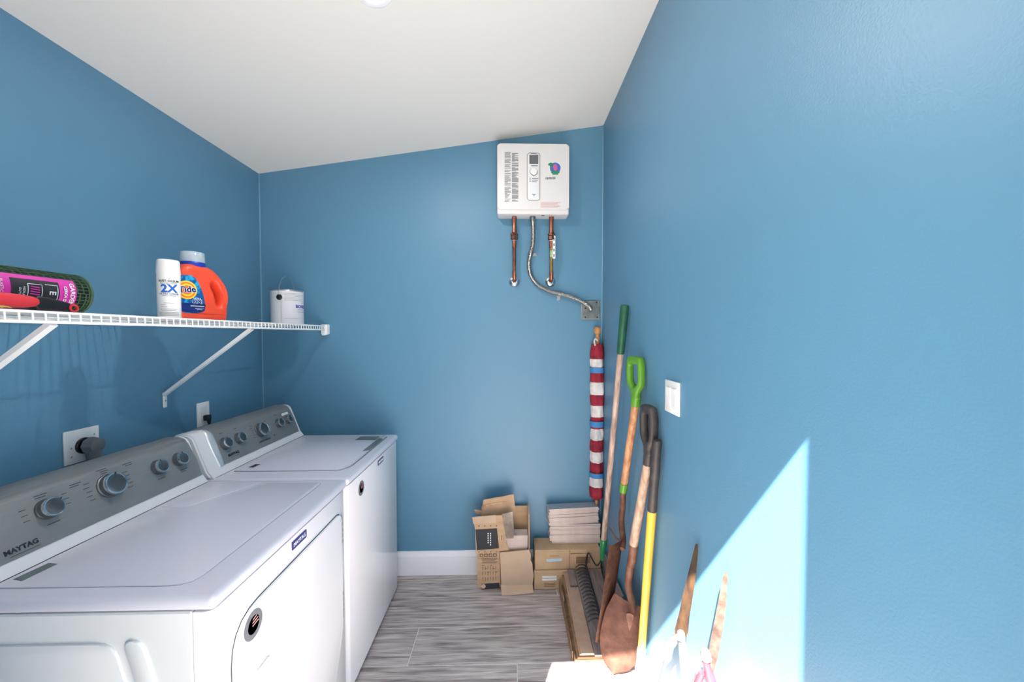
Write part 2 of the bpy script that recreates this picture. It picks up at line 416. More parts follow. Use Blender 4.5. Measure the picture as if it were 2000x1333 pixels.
# ================================================================== APPLIANCES
X0, XBk, DT, TH = -.66, -1.37, .912, .034
PYZ = lambda x: mtx((x,0,0), (0,1,0), (0,0,1))     # local xy = world y,z ; z toward +x
TILT_U = V((-.050,0,.132)).normalized(); FN = V((TILT_U.z,0,-TILT_U.x))
def FACE(y, z, off=.0):  # point on console face at height z
    t = (z-.940)/TILT_U.z; p = V((-1.2125,y,.940)) + TILT_U*t + FN*(off+.0030); return p
def FM(y, z, off=0.): return mtx(FACE(y,z,off), (0,1,0), TILT_U)
def knob(par, y, r, depth, ptr, z=1.023):
    c = FACE(y, z); 
    b = nb(); lathe(b, [(r*1.1,0),(r*1.08,.003),(r,.005),(r*.97,depth*.8),(r*.93,depth)], c, FN, 32); k = obj('knob', b, 'knobside', par, smooth=40)
    b = nb(); lathe(b, [(r*.99,depth*.72),(r*1.0,depth*.9),(r*.95,depth+.0015),(r*.84,depth+.001),(r*.80,depth-.0015)], c, FN, 32); obj('chrome_ring', b, 'chrome', k, smooth=50)
    b = nb(); lathe(b, [(0,depth-.0005),(r*.5,depth-.001),(r*.84,depth)], c, FN, 32); obj('face', b, 'knobface', k, smooth=60)
    a = radians(ptr); m = mtx(c+FN*(depth+.001), V((0,1,0))*cos(a)+TILT_U*sin(a), TILT_U*cos(a)-V((0,1,0))*sin(a))
    b = nb(); prism(b, rrect(r*.22,r*.1,r*.03,2, r*.9,0), m, .0015); obj('pointer', b, 'ink', k)
    return k
def bars(par, items, name='printed_marks', m='ink'):
    b = nb()
    for y, z, wd, h in items: prism(b, [(-wd/2,-h/2),(wd/2,-h/2),(wd/2,h/2),(-wd/2,h/2)], FM(y,z), .0003)
    return obj(name, b, m, par, kind='stuff')
def housing(par, y0, y1, panel0, panel1, m='plastic_w2'):
    prof = [(-1.192,.913),(-1.2125,.940),(-1.2605,1.067),(-1.268,1.080),(-1.280,1.088),(-1.297,1.092),(-1.335,1.090),(-1.355,1.075),(-1.362,1.04),(-1.362,.913)]
    b = nb(); prism(b, prof, mtx((0,y1,0),(1,0,0),(0,0,1)), y1-y0, bev=.0)
    es = [e for e in b.edges if abs(e.verts[0].co.y-e.verts[1].co.y) < 1e-6]
    bmesh.ops.bevel(b, geom=es, offset=.006, segments=2, affect='EDGES', clamp_overlap=True)
    obj('console_housing', b, m, par, smooth=35)
    # wrapped steel sheet, narrower at the top
    P = [(-1.2125,.940),(-1.2365,1.0035),(-1.2605,1.067),(-1.268,1.080),(-1.280,1.088),(-1.297,1.092),(-1.335,1.091),(-1.352,1.079)]
    b = nb(); n = len(P); va = []
    for i, (x, z) in enumerate(P):
        nn = V((FN.x,0,FN.z)) if i < 3 else (V((.5,0,.9)).normalized() if i < 6 else V((-.25 if i == 6 else -.7,0,1)).normalized()); q = V((x,0,z))+nn*.0022
        fr = (z-.94)/.15; ye = panel1 - .016*max(0,min(fr,1.1))**1.6 - (.008 if i == 0 else 0)
        ys = panel0
        va.append([b.verts.new((q.x,ys,q.z)), b.verts.new((q.x,ye,q.z))])
    for i in range(n-1): b.faces.new((va[i][0], va[i][1], va[i+1][1], va[i+1][0]))
    bmesh.ops.solidify(b, geom=b.faces[:], thickness=.0012)
    obj('control_panel', b, 'steel', par, smooth=40)
def chrome_cap(par, y, w0, lean):
    P = [(-1.2125,.938),(-1.2245,.972),(-1.2365,1.0035),(-1.2485,1.036),(-1.2605,1.067),(-1.268,1.080),(-1.282,1.089)]
    b = nb(); sec = []
    for i, (x,z) in enumerate(P):
        f = i/(len(P)-1); nn = FN if i < 5 else V((.5,0,.9)).normalized(); c = V((x,0,z)); ring = []
        ww = w0*(.55+.75*sin(pi*(.15+.75*f)))
        for k in range(7):
            a = pi*k/6; ring.append(b.verts.new(c + V((0, y + lean*(f) - cos(a)*ww/2, 0)) + nn*(.0005+.0075*sin(a)*(.4+.6*sin(pi*(.1+.8*f))))))
        sec.append(ring)
    for a, c2 in zip(sec, sec[1:]):
        for k in range(6): b.faces.new((a[k],a[k+1],c2[k+1],c2[k]))
    b.faces.new(sec[0]); b.faces.new(sec[-1][::-1])
    for a, c2 in zip(sec, sec[1:]): b.faces.new((a[0],c2[0],c2[6],a[6]))
    obj('chrome_end_trim', b, 'satin', par, smooth=70)
def cabinet(par, y0, y1, zf):
    # side panels, back and front skin
    b = nb(); box(b, (XBk, y0, .02), (X0-.045, y1, DT-TH-.0005), bev=.003, seg=1); obj('cabinet_side', b, 'enamel_side', par, smooth=30)
    b = nb(); prism(b, rrect(1,1,.0,1)[:0] or [(X0-.042,y0+.001),(X0-.02,y0+.001),(X0-.006,y0+.006),(X0-.0,y0+.02),(X0,y1-.02),(X0-.006,y1-.006),(X0-.02,y1-.001),(X0-.042,y1-.001)], mtx((0,0,.02),(1,0,0),(0,1,0)), DT-TH-.0215)
    obj('front_panel', b, 'enamel', par, smooth=50)
    # top with soft rolled edges
    b = nb(); box(b, (XBk, y0-.003, DT-TH+.001), (X0+.006, y1+.003, DT), bev=.0135, seg=5); obj('top', b, 'enamel_top_shaded', par, smooth=50)
    for yy in (y0+.05, y1-.05):
        for xx in (XBk+.06, X0-.08): obj('foot', cyl(nb(), (xx,yy,0), (xx,yy,.022), .02, 14), 'black', par, smooth=40)
# ---------------------------------------------------------------- dryer
dy0, dy1 = .865, 1.566
dr = thing('clothes_dryer', 'white front-loading clothes dryer with grey control panel, nearer of the pair', 'dryer', (-1.0,1.215,0))
cabinet(dr, dy0, dy1, 0)
b = nb(); lid = [(-1.172,.905),(-.79,.905),(-.763,.909),(-.745,.922),(-.738,.945),(-.735,1.515),(-.740,1.528),(-.752,1.534),(-.935,1.534),(-.948,1.531),(-1.06,1.312),(-1.075,1.302),(-1.172,1.300)]
prism(b, lid, mtx((0,0,DT-.001),(1,0,0),(0,1,0)), .0035, bev=.002, seg=2); obj('raised_lid_panel', b, 'enamel_top_shaded', dr, smooth=50)
b = nb(); prism(b, offset(lid, -.0012), mtx((0,0,DT-.001),(1,0,0),(0,1,0)), .0012); obj('lid_groove', b, 'sticker_grey', dr)
b = nb(); prism(b, [(-1.172,1.33),(-1.085,1.332),(-.975,1.545),(-1.172,1.548)], mtx((0,0,DT-.001),(1,0,0),(0,1,0)), .0035, bev=.0025, seg=2); obj('raised_corner_panel', b, 'enamel_top_shaded', dr, smooth=50)
b = nb(); box(b, (-1.1915,.88,DT), (-1.1895,1.555,DT+.0012)); obj('console_seam', b, 'seam', dr)
housing(dr, dy0, dy1, .872, 1.563)
for y, r, d, p in ((1.068,.0255,.022,40),(1.232,.034,.024,80),(1.398,.0235,.02,100),(1.485,.0235,.02,88)): knob(dr, y, r, d, p)
it = []
for yy, zz, n in ((1.068,1.062,2),(1.068,.985,1),(1.232,1.074,3),(1.40,.985,1),(1.49,.985,2),(1.15,1.06,2),(1.31,1.068,2)):
    for k in range(n): it.append((yy+random.uniform(-.006,.006), zz-.006*k, .03-.006*k, .0016))
for k in range(5): it.append((1.175-.004*(k%2), 1.05-.012*k, .016, .0014)); it.append((1.288+.004*(k%2), 1.045-.012*k, .018, .0014))
for k in range(3): it.append((1.02, 1.04-.014*k, .014, .0013)); it.append((1.116, 1.045-.014*k, .013, .0013))
bars(dr, it)
text('MAYTAG', .0165, FM(.992,.960), 'ink', dr, bold=.0006, spacing=1.05)
bars(dr, [(.996,.9485,.06,.0012)], name='underline')
b = nb(); prism(b, [(-.037,-.013),(.032,-.017),(.037,.010),(-.030,.016)], mtx((-1.155,.965,DT+.0025),(0,1,0),(-1,0,0)), .0006); obj('warning_sticker', b, 'sticker_grey', dr, label='grey green warning sticker')
# front door, octagonal with rounded corners
def rounded(poly, rad, n=5):
    out = []; N_ = len(poly)
    for i in range(N_):
        p = V(poly[i]); a = V(poly[i-1])-p; c = V(poly[(i+1)%N_])-p; r = rad[i] if isinstance(rad, list) else rad
        r = min(r, a.length*.45, c.length*.45); p0 = p+a.normalized()*r; p2 = p+c.normalized()*r
        for k in range(n+1):
            u = k/n; q = p0*(1-u)**2+p*2*u*(1-u)+p2*u*u; out.append((q.x,q.y))
    return out
door = rounded([(.922,.20),(.99,.125),(1.40,.125),(1.512,.34),(1.512,.803),(.922,.803)], [.05,.05,.06,.07,.03,.10])
b = nb(); prism(b, [(p[0],p[1]) for p in offset(door, -.0035)], PYZ(X0-.0005), .0007); obj('door_gap', b, 'seam', dr)
b = nb(); prism(b, door, PYZ(X0), .009, bev=.004, seg=3); dd = obj('door', b, 'enamel', dr, smooth=40)
b = nb(); prism(b, rrect(.085,.11,.014,4,1.015,.590), PYZ(X0+.0088), .0010); prism(b, rrect(.062,.085,.010,4,1.018,.588), PYZ(X0+.009), .006, bev=.0045)
obj('door_handle', b, 'plastic_w2', dd, smooth=40)
for z in (.735,.44):
    b = nb(); box(b, (X0+.001,1.511,z-.055), (X0+.008,1.517,z+.055), bev=.001, seg=1)
    for k in range(-2,3): box(b, (X0+.007,1.5105,z+k*.022-.007), (X0+.0095,1.5175,z+k*.022+.007))
    obj('hinge', b, 'steel_plain', dr)
def badge(par, y, z):
    b = nb(); prism(b, rrect(.084,.026,.003,2,y,z), PYZ(X0+.0003), .002, bev=.0006, seg=1); bd = obj('badge', b, 'badge', par, label='small navy name badge')
    text('MAYTAG', .017, mtx((X0+.0025,y,z),(0,1,0),(0,0,1)), 'white_ink', bd)
def seal(par, y, z, r, x):
    b = nb(); lathe(b, [(0,.0012),(r,.0012),(r,0)], (x,y,z), (1,0,0), 40); s = obj('round_sticker', b, 'inkgrey', par, label='round grey sticker with red and white stripes')
    b = nb(); lathe(b, [(0,.0016),(r*.62,.0016)], (x,y,z), (1,0,0), 32); obj('sticker_centre', b, 'ink', s)
    b = nb()
    for k in range(3):
        z0 = z+r*(.46-.22*k); hw = sqrt(max(0,(r*.58)**2-(z0-z)**2)); prism(b, [(y-hw*.3+k*.001,z0-r*.10),(y+hw*.9,z0-r*.02),(y+hw*.9,z0+r*.06),(y-hw*.3,z0+r*.0)], PYZ(x+.0017), .0003)
    obj('red_stripes', b, 'inkred', s)
    b = nb()
    for dy, dz in ((-.35,.05),(-.3,-.3),(0,-.42),(-.02,-.12),(.3,-.35)): lathe(b, [(0,.0020),(r*.13,.0020)], (x,y+dy*r,z+dz*r), (1,0,0), 8)
    obj('white_stars', b, 'white_ink', s)
badge(dr, 1.222, .851); seal(dr, .987, .757, .035, X0+.009)
# embossed beads on the near side
sk = .27
for nm, pts, rd_ in (('side_bead', [(-.850,.818),(-.812,.818),(-.812+sk*.36,.458),(-.850+sk*.36,.458)], .016), ('side_bead', [(-1.30,.812),(-.872,.812),(-.872+sk*.40,.412),(-1.30,.412)], .03)):
    b = nb(); prism(b, rounded(pts, rd_), mtx((0,dy0+.0005,0),(1,0,0),(0,0,1)), .006, bev=.0045, seg=3); obj(nm, b, 'enamel_side', dr, smooth=50)
# ---------------------------------------------------------------- washer
wy0, wy1 = 1.582, 2.283
wa = thing('washing_machine', 'white top-loading washing machine with grey control panel, farther of the pair', 'washer', (-1.0,1.93,0))
cabinet(wa, wy0, wy1, 0)
b = nb(); lid = rounded([(-1.170,1.672),(-.735,1.672),(-.700,1.72),(-.700,2.235),(-1.170,2.235)], [.01,.02,.03,.02,.01])
prism(b, offset(lid,-.003), mtx((0,0,DT-.0012),(1,0,0),(0,1,0)), .0016); obj('lid_gap', b, 'seam', wa)
b = nb(); prism(b, lid, mtx((0,0,DT),(1,0,0),(0,1,0)), .006, bev=.003, seg=3); ld_ = obj('lid', b, 'enamel_top_shaded', wa, smooth=50)
b = nb(); prism(b, rounded([(-.730,1.93),(-.699,1.95),(-.699,2.16),(-.730,2.18)], .012), mtx((0,0,DT+.0055),(1,0,0),(0,1,0)), .0012); obj('lid_grip', b, 'sticker_grey', ld_, label='finger recess at the lid front with painted dark reflection')  # flat patch, the dark reflection in the recess is put into its colour
b = nb(); box(b, (-.845,2.14,DT+.0062), (-.735,2.215,DT+.0068)); lb = obj('lid_sticker', b, 'sticker_grey', ld_, label='grey green instruction sticker')
b = nb(); prism(b, [(-.022,-.010),(.020,-.014),(.022,.008),(-.018,.012)], mtx((-1.12,1.725,DT+.0063),(0,1,0),(-1,0,0)), .0006); obj('warning_sticker', b, 'ink', ld_, label='dark warning sticker')
b = nb(); box(b, (-1.1915,1.60,DT), (-1.1895,2.27,DT+.0012)); obj('console_seam', b, 'seam', wa)
housing(wa, wy0, wy1, 1.668, 2.268)
chrome_cap(wa, 1.664, .03, -.006)
for y, r, d, p in ((1.718,.0235,.022,100),(1.806,.0235,.022,-50),(1.960,.033,.024,100),(2.112,.022,.02,100),(2.198,.021,.02,100)): knob(wa, y, r, d, p, 1.018)
it = []
for yy, n in ((1.718,1),(1.806,1),(2.112,1)):
    for k in range(n): it.append((yy, 1.062-.006*k, .022, .0014))
for k in range(6): it.append((1.908-.004*(k%2), 1.05-.011*k, .014, .0012)); it.append((2.014+.003*(k%2), 1.05-.011*k, .014, .0012))
bars(wa, it)
text('MAYTAG', .0165, FM(1.745,.966), 'ink', wa, bold=.0005); bars(wa, [(1.75,.9555,.055,.0011)], name='underline')
text('CENTENNIAL', .0125, FM(1.965,.966), 'ink', wa, spacing=1.25)
b = nb(); prism(b, [(-.016,.004),(0,0),(.018,.010),(.006,.003),(.001,-.006),(-.003,-.001)], FM(2.045,.972), .0004); obj('bird_mark', b, 'ink', wa)
b = nb(); prism(b, rrect(.06,.013,.003,2), FM(2.195,1.052), .0005); obj('white_sticker', b, 'white_ink', wa)
badge(wa, 1.99, .851)
seal(wa, 1.73, .813, .032, X0+.0005)

# ================================================================== WIRE SHELF
SZ = 1.545; SXF = -1.112
sh = thing('wire_shelf', 'white vinyl-coated wire shelf along the left wall with diagonal braces', 'shelf', (-1.3,1.5,SZ))
SY0, SY1 = .33, 2.40
b = nb(); cyl(b, (SXF,SY0,SZ), (SXF,SY1,SZ), .0032, 8); obj('front_rod', b, 'wire', sh, smooth=60)
b = nb(); cyl(b, (SXF+.0015,SY0,SZ-.0235), (SXF+.0015,SY1,SZ-.0235), .0042, 8); obj('lip_rod', b, 'wire', sh, smooth=60)
for x in (-1.49,-1.31): 
    b = nb(); cyl(b, (x,SY0,SZ-.0052), (x,SY1,SZ-.0052), .003, 8); obj('back_rod' if x < -1.4 else 'middle_rod', b, 'wire', sh, smooth=60)
b = nb(); tube(b, [(-1.495,SY0,SZ),(SXF-.003,SY0,SZ),(SXF+.0032,SY0,SZ-.003),(SXF+.004,SY0,SZ-.0235)], .0021, 6)
w0 = obj('cross_wire', b, 'wire', sh, smooth=60)
n = int((SY1-SY0)/.0254)
for k in range(1, n+1): copy_obj(w0, (0,k*.0254,0), sh)
for y in (.985, 1.722):
    b = nb(); th = .0085
    d = V((SXF-.004,y,SZ-.027))-V((-1.493,y,1.232))
    m = mtx((-1.493,y-.009,1.232), d, (0,0,1))
    box(b, (0,-.006,0), (d.length,.006,-.018)); xf(b, m)
    s = len(b.verts); box(b, (XL+.0005,y,1.175), (XL+.007,y+.018,1.243), bev=.002, seg=1)
    br = obj('support_brace', b, 'wire', sh, smooth=30)
    b = nb(); lathe(b, [(.0045,0),(.003,.0015),(0,.002)], (XL+.007,y+.009,1.205), (1,0,0), 12); obj('screw', b, 'cangrey', br)
b = nb(); box(b, (SXF-.03,2.392,SZ-.05), (SXF+.016,YB-.0005,SZ+.010), bev=.004, seg=2)
prism(b, rounded([(SXF-.016,SZ-.058),(SXF+.014,SZ-.052),(SXF+.018,SZ+.006),(SXF-.024,SZ+.008)], .006), mtx((0,2.394,0),(1,0,0),(0,0,1)), .02, bev=.003)
obj('end_bracket', b, 'wire', sh, smooth=40)
for y in (.62,1.14,1.68,2.15):
    b = nb(); box(b, (XL+.0005,y,SZ-.014), (XL+.014,y+.012,SZ+.006), bev=.002, seg=1); obj('wall_clip', b, 'wire', sh)
ST = SZ+.0022   # top of the wires

# ================================================================== SHELF ITEMS
# spray paint can
c = (-1.165,1.372); r = .0315; sp = thing('spray_paint_can', 'white spray paint can with blue 2X lettering, left of the orange bottle', 'spray can', (c[0],c[1],ST))
b = nb(); lathe(b, [(r-.003,0),(r,.003),(r,.150)], (c[0],c[1],ST), n=48); obj('can', b, 'plastic_w', sp, smooth=40)
b = nb(); lathe(b, [(r+.0006,.150),(r+.0008,.153),(r-.001,.192),(r-.003,.197),(r-.006,.198),(0,.198)], (c[0],c[1],ST), n=48); obj('cap', b, 'plastic_w', sp, smooth=40)
A = -49
wrap_text('RUST-OLEUM', .0095, c, r, A, ST+.124, 'ink', sp, bold=.0002)
wrap_text("PAINTER'S TOUCH", .0055, c, r, A, ST+.116, 'inkgrey', sp)
wrap_text('2X', .036, c, r, A, ST+.098, 'two_blue', sp, bold=.0012)
wrap_text('ULTRA COVER', .008, c, r, A, ST+.081, 'ink', sp)
wrap_text('PAINT + PRIMER', .005, c, r, A, ST+.0745, 'two_blue', sp)
b = nb()
for k, (a0, a1, z) in enumerate(((-28,22,.050),(-42,-16,.044),(-42,-10,.037),(-42,38,.030),(-42,30,.026),(-50,50,.019),(-50,50,.0155),(-50,50,.012),(-50,50,.0085))):
    wrap_bar(b, c, r, A+a0, A+a1, ST+z, ST+z+.0011)
obj('small_print', b, 'inkgrey', sp)
# detergent bottle
bc = V((-1.235,1.572,ST)); ax = V((.36,.93,0)).normalized(); 
BM = mtx(bc, ax, (0,0,1)); nrm = BM.col[2].to_3d()
if nrm.x < 0: raise RuntimeError('bottle faces away')
de = thing('detergent_bottle', 'orange laundry detergent bottle with clear cap and blue label, beside the white spray can', 'bottle', tuple(bc))
outl = smoothloop([(-.080,.003),(0,.0),(.080,.003),(.094,.010),(.098,.045),(.0985,.085),(.094,.125),(.082,.160),(.060,.190),(.032,.208),(-.010,.214),(-.045,.213),(-.064,.200),(-.078,.170),(-.088,.120),(-.092,.060),(-.090,.012)], 4)
hole = smoothloop([(.040,.150),(.055,.140),(.067,.110),(.066,.075),(.058,.062),(.054,.085),(.046,.115),(.036,.135)], 4)
b = nb(); puffy(b, outl, [hole], BM, .048, .024, 5); obj('body', b, 'orange', de, smooth=60)
cc = bc + ax*(-.006); 
b = nb(); lathe(b, [(.040,.205),(.041,.211),(.041,.222),(.038,.226),(.014,.226),(.014,.243),(.010,.246),(0,.246)], cc, n=40); obj('pour_spout', b, 'bluecap', de, smooth=40)
b = nb(); lathe(b, [(.0385,.224),(.0395,.232),(.0385,.262),(.036,.264),(.0345,.262),(.0365,.232),(.0365,.226)], cc, n=40)
lathe(b, [(.0375,.258),(.0375,.260),(0,.260),(0,.258)], cc, n=40); obj('measuring_cap', b, 'clear', de, smooth=50)
def LB(off): return BM @ Matrix.Translation((0,0,.048+off))
lab = smoothloop([(-.085,.150),(-.055,.168),(-.030,.163),(-.012,.135),(.001,.095),(.006,.055),(.000,.034),(-.03,.026),(-.07,.028),(-.088,.05)], 4)
b = nb(); prism(b, lab, LB(.0002), .0006); la = obj('label', b, 'tide_blue', de)
b = nb(); prism(b, smoothloop([(-.086,.062),(-.04,.064),(.0045,.064),(.004,.045),(-.002,.035),(-.03,.028),(-.07,.030),(-.086,.045)], 3), LB(.0009), .0004); obj('label_band', b, 'tide_navy', la)
lc = (-.056,.112)
for rr, mm, o in ((.0345,'tide_yellow',.0010),(.029,'tide_orange',.0014),(.024,'tide_yellow',.0018),(.017,'tide_orange',.0022)):
    b = nb(); prism(b, [(lc[0]+rr*cos(2*pi*k/36), lc[1]+rr*sin(2*pi*k/36)) for k in range(36)], LB(o), .0004); obj('label_ring', b, mm, la)
text('Tide', .032, LB(.0032) @ Matrix.Translation((lc[0],lc[1]+.001,0)) @ Matrix.Rotation(radians(8),4,'Z'), 'white_ink', la, bold=.0022)
text('Tide', .032, LB(.0038) @ Matrix.Translation((lc[0],lc[1]+.001,0)) @ Matrix.Rotation(radians(8),4,'Z'), 'tide_navy', la, bold=.0008)
text('ULTRA', .0085, LB(.0022) @ Matrix.Translation((-.022,.0815,0)), 'white_ink', la)
text('OXI', .021, LB(.0022) @ Matrix.Translation((-.022,.070,0)), 'white_ink', la, bold=.0010)
text('OXI', .021, LB(.0028) @ Matrix.Translation((-.022,.070,0)), 'tide_navy', la, bold=.0003)
b = nb()
for z, x0, x1 in ((.054,-.045,.002),(.052,-.045,.002),(.044,-.03,.0),(.040,-.024,-.006)): prism(b, [(x0,z),(x1,z),(x1,z+.001),(x0,z+.001)], LB(.0016), .0003)
obj('small_print', b, 'white_ink', la)
b = nb(); prism(b, [(-.046+.010*cos(2*pi*k/20), .190+.008*sin(2*pi*k/20)) for k in range(20)], LB(-.006), .002); obj('round_mark', b, 'white_ink', de)
# paint can
c = (-1.25,2.235); r = .0835
pc = thing('paint_can', 'white metal paint can with wire handle near the back corner of the shelf', 'paint can', (c[0],c[1],ST))
b = nb(); lathe(b, [(r-.004,0),(r,.002),(r,.004),(r-.002,.006),(r-.002,.182),(r,.184)], (c[0],c[1],ST), n=56); obj('can', b, 'paintcan', pc, smooth=35)
b = nb(); lathe(b, [(r,.184),(r+.001,.187),(r,.191),(r-.006,.191),(r-.007,.186),(r-.014,.186),(r-.018,.189),(0,.189)], (c[0],c[1],ST), n=56); obj('lid', b, 'cangrey', pc, smooth=35)
ear = radians(-87); eo = V((cos(ear),sin(ear),0)); ec = V((c[0],c[1],ST+.148))
for s in (1,-1):
    b = nb(); lathe(b, [(.0155,0),(.0150,.004),(.010,.007),(0,.008)], ec+eo*s*(r-.002), eo*s, 20); obj('ear', b, 'black', pc, smooth=50)
P = [ec + eo*(r+.004)*cos(radians(a)) + V((0,0,1))*.122*sin(radians(a))**.8 for a in range(0,181,6)]
b = nb(); tube(b, P, .0014, 6); obj('wire_handle', b, 'cangrey', pc, smooth=60)
wrap_text('BOND', .024, c, r-.0015, -8, ST+.100, 'bondblue', pc, bold=.0008)
b = nb()
for k in range(6): wrap_bar(b, c, r-.0015, -70, -14+2*k, ST+.170-.0075*k, ST+.1712-.0075*k)
wrap_bar(b, c, r-.0015, -72, -18, ST+.034, ST+.0352)
for k in range(3): wrap_bar(b, c, r-.0015, -26, 14, ST+.084-.007*k, ST+.0855-.007*k)
obj('small_print', b, 'inkgrey', pc)
b = nb(); wrap_bar(b, c, r-.0015, -82, -81, ST+.006, ST+.182); obj('seam', b, 'cangrey', pc)
# net roll
ra = V((-1.242,1.148,1.605)); rb_ = V((-1.25,.463,1.605)); rd = (rb_-ra).normalized(); RR = .0555
nr = thing('netting_roll', 'roll of green plastic garden netting with a bright pink label, left end of shelf', 'netting roll', (ra.x,ra.y,ST))
rx = V((1,0,0)); ry = V((0,0,1))
def RP(th, y, rad): 
    f = (ra.y-y)/(ra.y-rb_.y); cpt = ra.lerp(rb_, f); a = radians(th); return cpt + rx*cos(a)*rad + ry*sin(a)*rad
b = nb(); lathe(b, [(.032,.002),(RR-.006,.0),(RR-.006,.684),(.032,.684)], ra, rd, 32)
obj('rolled_core', b, 'netdark', nr, smooth=40)
b = nb()
for k in range(36):
    tube(b, [RP(k*10, ra.y-.004-.01*j, RR-.0015+.001*sin(k*1.7)) for j in range(0,66,3)], .0013, 4, False)
y = ra.y-.006; k = 0
while y > rb_.y+.01:
    tube(b, [RP(a+ (k%2)*0, y-.010*a/360, RR-.0008) for a in range(0,361,12)], .0014, 4, False); y -= .0155; k += 1
obj('netting', b, 'netgreen', nr, kind='stuff')
b = nb()
for rad, o, tr in ((RR-.001,0,.0032),(RR-.0065,.002,.0024),(RR-.012,.003,.0022),(RR-.018,.004,.002)):
    tube(b, [RP(a, ra.y-o, rad) for a in range(0,361,10)], tr, 6, False)
for k in range(24): tube(b, [RP(k*15, ra.y, RR-.002), RP(k*15, ra.y-.002, RR-.02)], .0013, 4, False)
obj('end_rim', b, 'netgreen', nr, smooth=60)
def sector(t0, t1, y0, y1, rad, name, m, par, nn=14):
    b = nb(); R1 = []
    for k in range(nn+1):
        a = t0+(t1-t0)*k/nn; R1.append((b.verts.new(RP(a,y0,rad)), b.verts.new(RP(a,y1,rad))))
    for p, q in zip(R1, R1[1:]): b.faces.new((p[0],p[1],q[1],q[0]))
    return obj(name, b, m, par, smooth=60)
lb = sector(36, -75, .55, 1.106, RR+.0012, 'label', 'magenta', nr)
sector(24, -62, .966, 1.066, RR+.0018, 'label_panel', 'ink', lb)
sector(64, 60, .90, .93, RR+.0012, 'tape_strip', 'straw', nr, 3)
b = nb(); tube(b, [RP(150-12*k, .995-.006*k, RR+.0022) for k in range(9)], .0045, 6); obj('tie_strap', b, 'straw', nr, smooth=60)
def roll_text(s, size, th0, y0, m, bold=0.):
    bm = text_bm(s, size, .0002, bold); slice_x(bm, .005)
    for v in bm.verts: v.co = RP(th0 - math.degrees(v.co.x/RR), y0+v.co.y, RR+.0026+v.co.z)
    obj('lettering', bm, m, lb)
roll_text('GARDEN', .0150, -6, 1.095, 'white_ink', .0003)
roll_text('CERCA DE', .0095, -8, 1.079, 'white_ink', .0003)
roll_text('E', .020, -6, 1.049, 'white_ink', .0004)
roll_text('MEDIUM', .0065, -8, .990, 'white_ink'); roll_text('DUTY', .0065, -8, .982, 'white_ink')
for k in range(3): roll_text(('PLASTIC MESH','FENCE 3 FT','X 25 FT')[k], .0085, -10, .948-.013*k, 'white_ink')
b = nb()
def rloop(t0, t1, y0, y1, rad=.0008, open_=False):
    P = [(t0,y0),(t0,y1)] + [(t0+(t1-t0)*k/6, y1) for k in range(1,7)] + [(t1,y0)]
    if not open_: P += [(t1+(t0-t1)*k/6, y0) for k in range(1,7)]
    tube(b, [RP(a, yy, RR+.0026) for a, yy in P], rad, 4)
rloop(14,-32,1.034,1.061,.0009,True); rloop(12,-20,.998,1.027,.0009)
obj('emblem_frames', b, 'white_ink', lb)
b = nb()
for k in range(4): tube(b, [RP(6-6*k,1.003,RR+.0024), RP(4-6*k,1.022,RR+.0024)], .0014, 4)
obj('emblem_fill', b, 'magenta', lb)
# red and black hand tool lying in front of the roll
ht = thing('hand_tool', 'red and black plastic hand tool lying in front of the netting roll', 'hand tool', (-1.155,.85,ST))
TMX = mtx((-1.142,-.016,0), (0,1,0), (0,0,1))
def TP(pts, name, m, half, rr, dx=0, holes=()): 
    b = nb(); puffy(b, smoothloop(pts,3), [smoothloop(h,3) for h in holes], Matrix.Translation((dx,0,0)) @ TMX, half, rr, 3); return obj(name, b, m, ht, smooth=60)
z = ST+.002
TP([(.55,z+.046),(.75,z+.044),(.90,z+.039),(.975,z+.034),(.992,z+.024),(.983,z+.008),(.93,z+.004),(.86,z+.012),(.75,z+.020),(.55,z+.026)], 'red_handle', 'redtool', .013, .008)
TP([(.55,z+.024),(.75,z+.019),(.90,z+.010),(.93,z+.003),(.75,z+.001),(.55,z+.001)], 'yellow_grip', 'yellowtool', .010, .004)
TP([(.984,z+.034),(1.02,z+.031),(1.058,z+.022),(1.063,z+.003),(1.02,z+.001),(.985,z+.002)], 'black_body', 'black', .011, .005)
b = nb(); P = [V((-1.130, 1.046+.0085*cos(radians(a)), z+.0105+.0085*sin(radians(a)))) for a in range(0,361,20)]
tube(b, P, .0028, 6, False); obj('end_ring', b, 'redtool', ht, smooth=60)

# ================================================================== OUTLETS / SWITCH
do = thing('dryer_outlet', 'large square white outlet plate with a fat grey plug behind the dryer', 'outlet', (XL,1.398,1.106))
b = nb(); box(b, (XL+.0003,1.342,1.048), (XL+.006,1.455,1.163), bev=.002, seg=2); obj('plate', b, 'plastic_w', do, smooth=40)
b = nb(); lathe(b, [(.028,0),(.028,.006),(.026,.008),(0,.008)], (XL+.006,1.402,1.103), (1,0,0), 32); obj('receptacle', b, 'black', do, smooth=40)
for dy, dz in ((-.035,.0),(.04,.03),(-.035,-.03)):
    b = nb(); lathe(b, [(.0035,0),(.002,.0012),(0,.0014)], (XL+.006,1.398+dy,1.103+dz), (1,0,0), 10); obj('screw', b, 'cangrey', do)
pl = thing('dryer_plug', 'fat grey rubber plug pushed into the large square outlet', 'plug', (XL+.02,1.405,1.10))
b = nb(); lathe(b, [(.022,.0),(.028,.006),(.030,.022),(.026,.038),(.014,.044),(0,.045)], (XL+.016,1.404,1.103), (1,.0,.0), 8); obj('plug_body', b, 'greyrub', pl, smooth=25)
b = nb(); tube(b, [(XL+.036,1.404,1.10),(XL+.038,1.404,1.075),(XL+.038,1.404,1.045)], [.023,.021,.017], 10); obj('strain_relief', b, 'greyrub', pl, smooth=40)
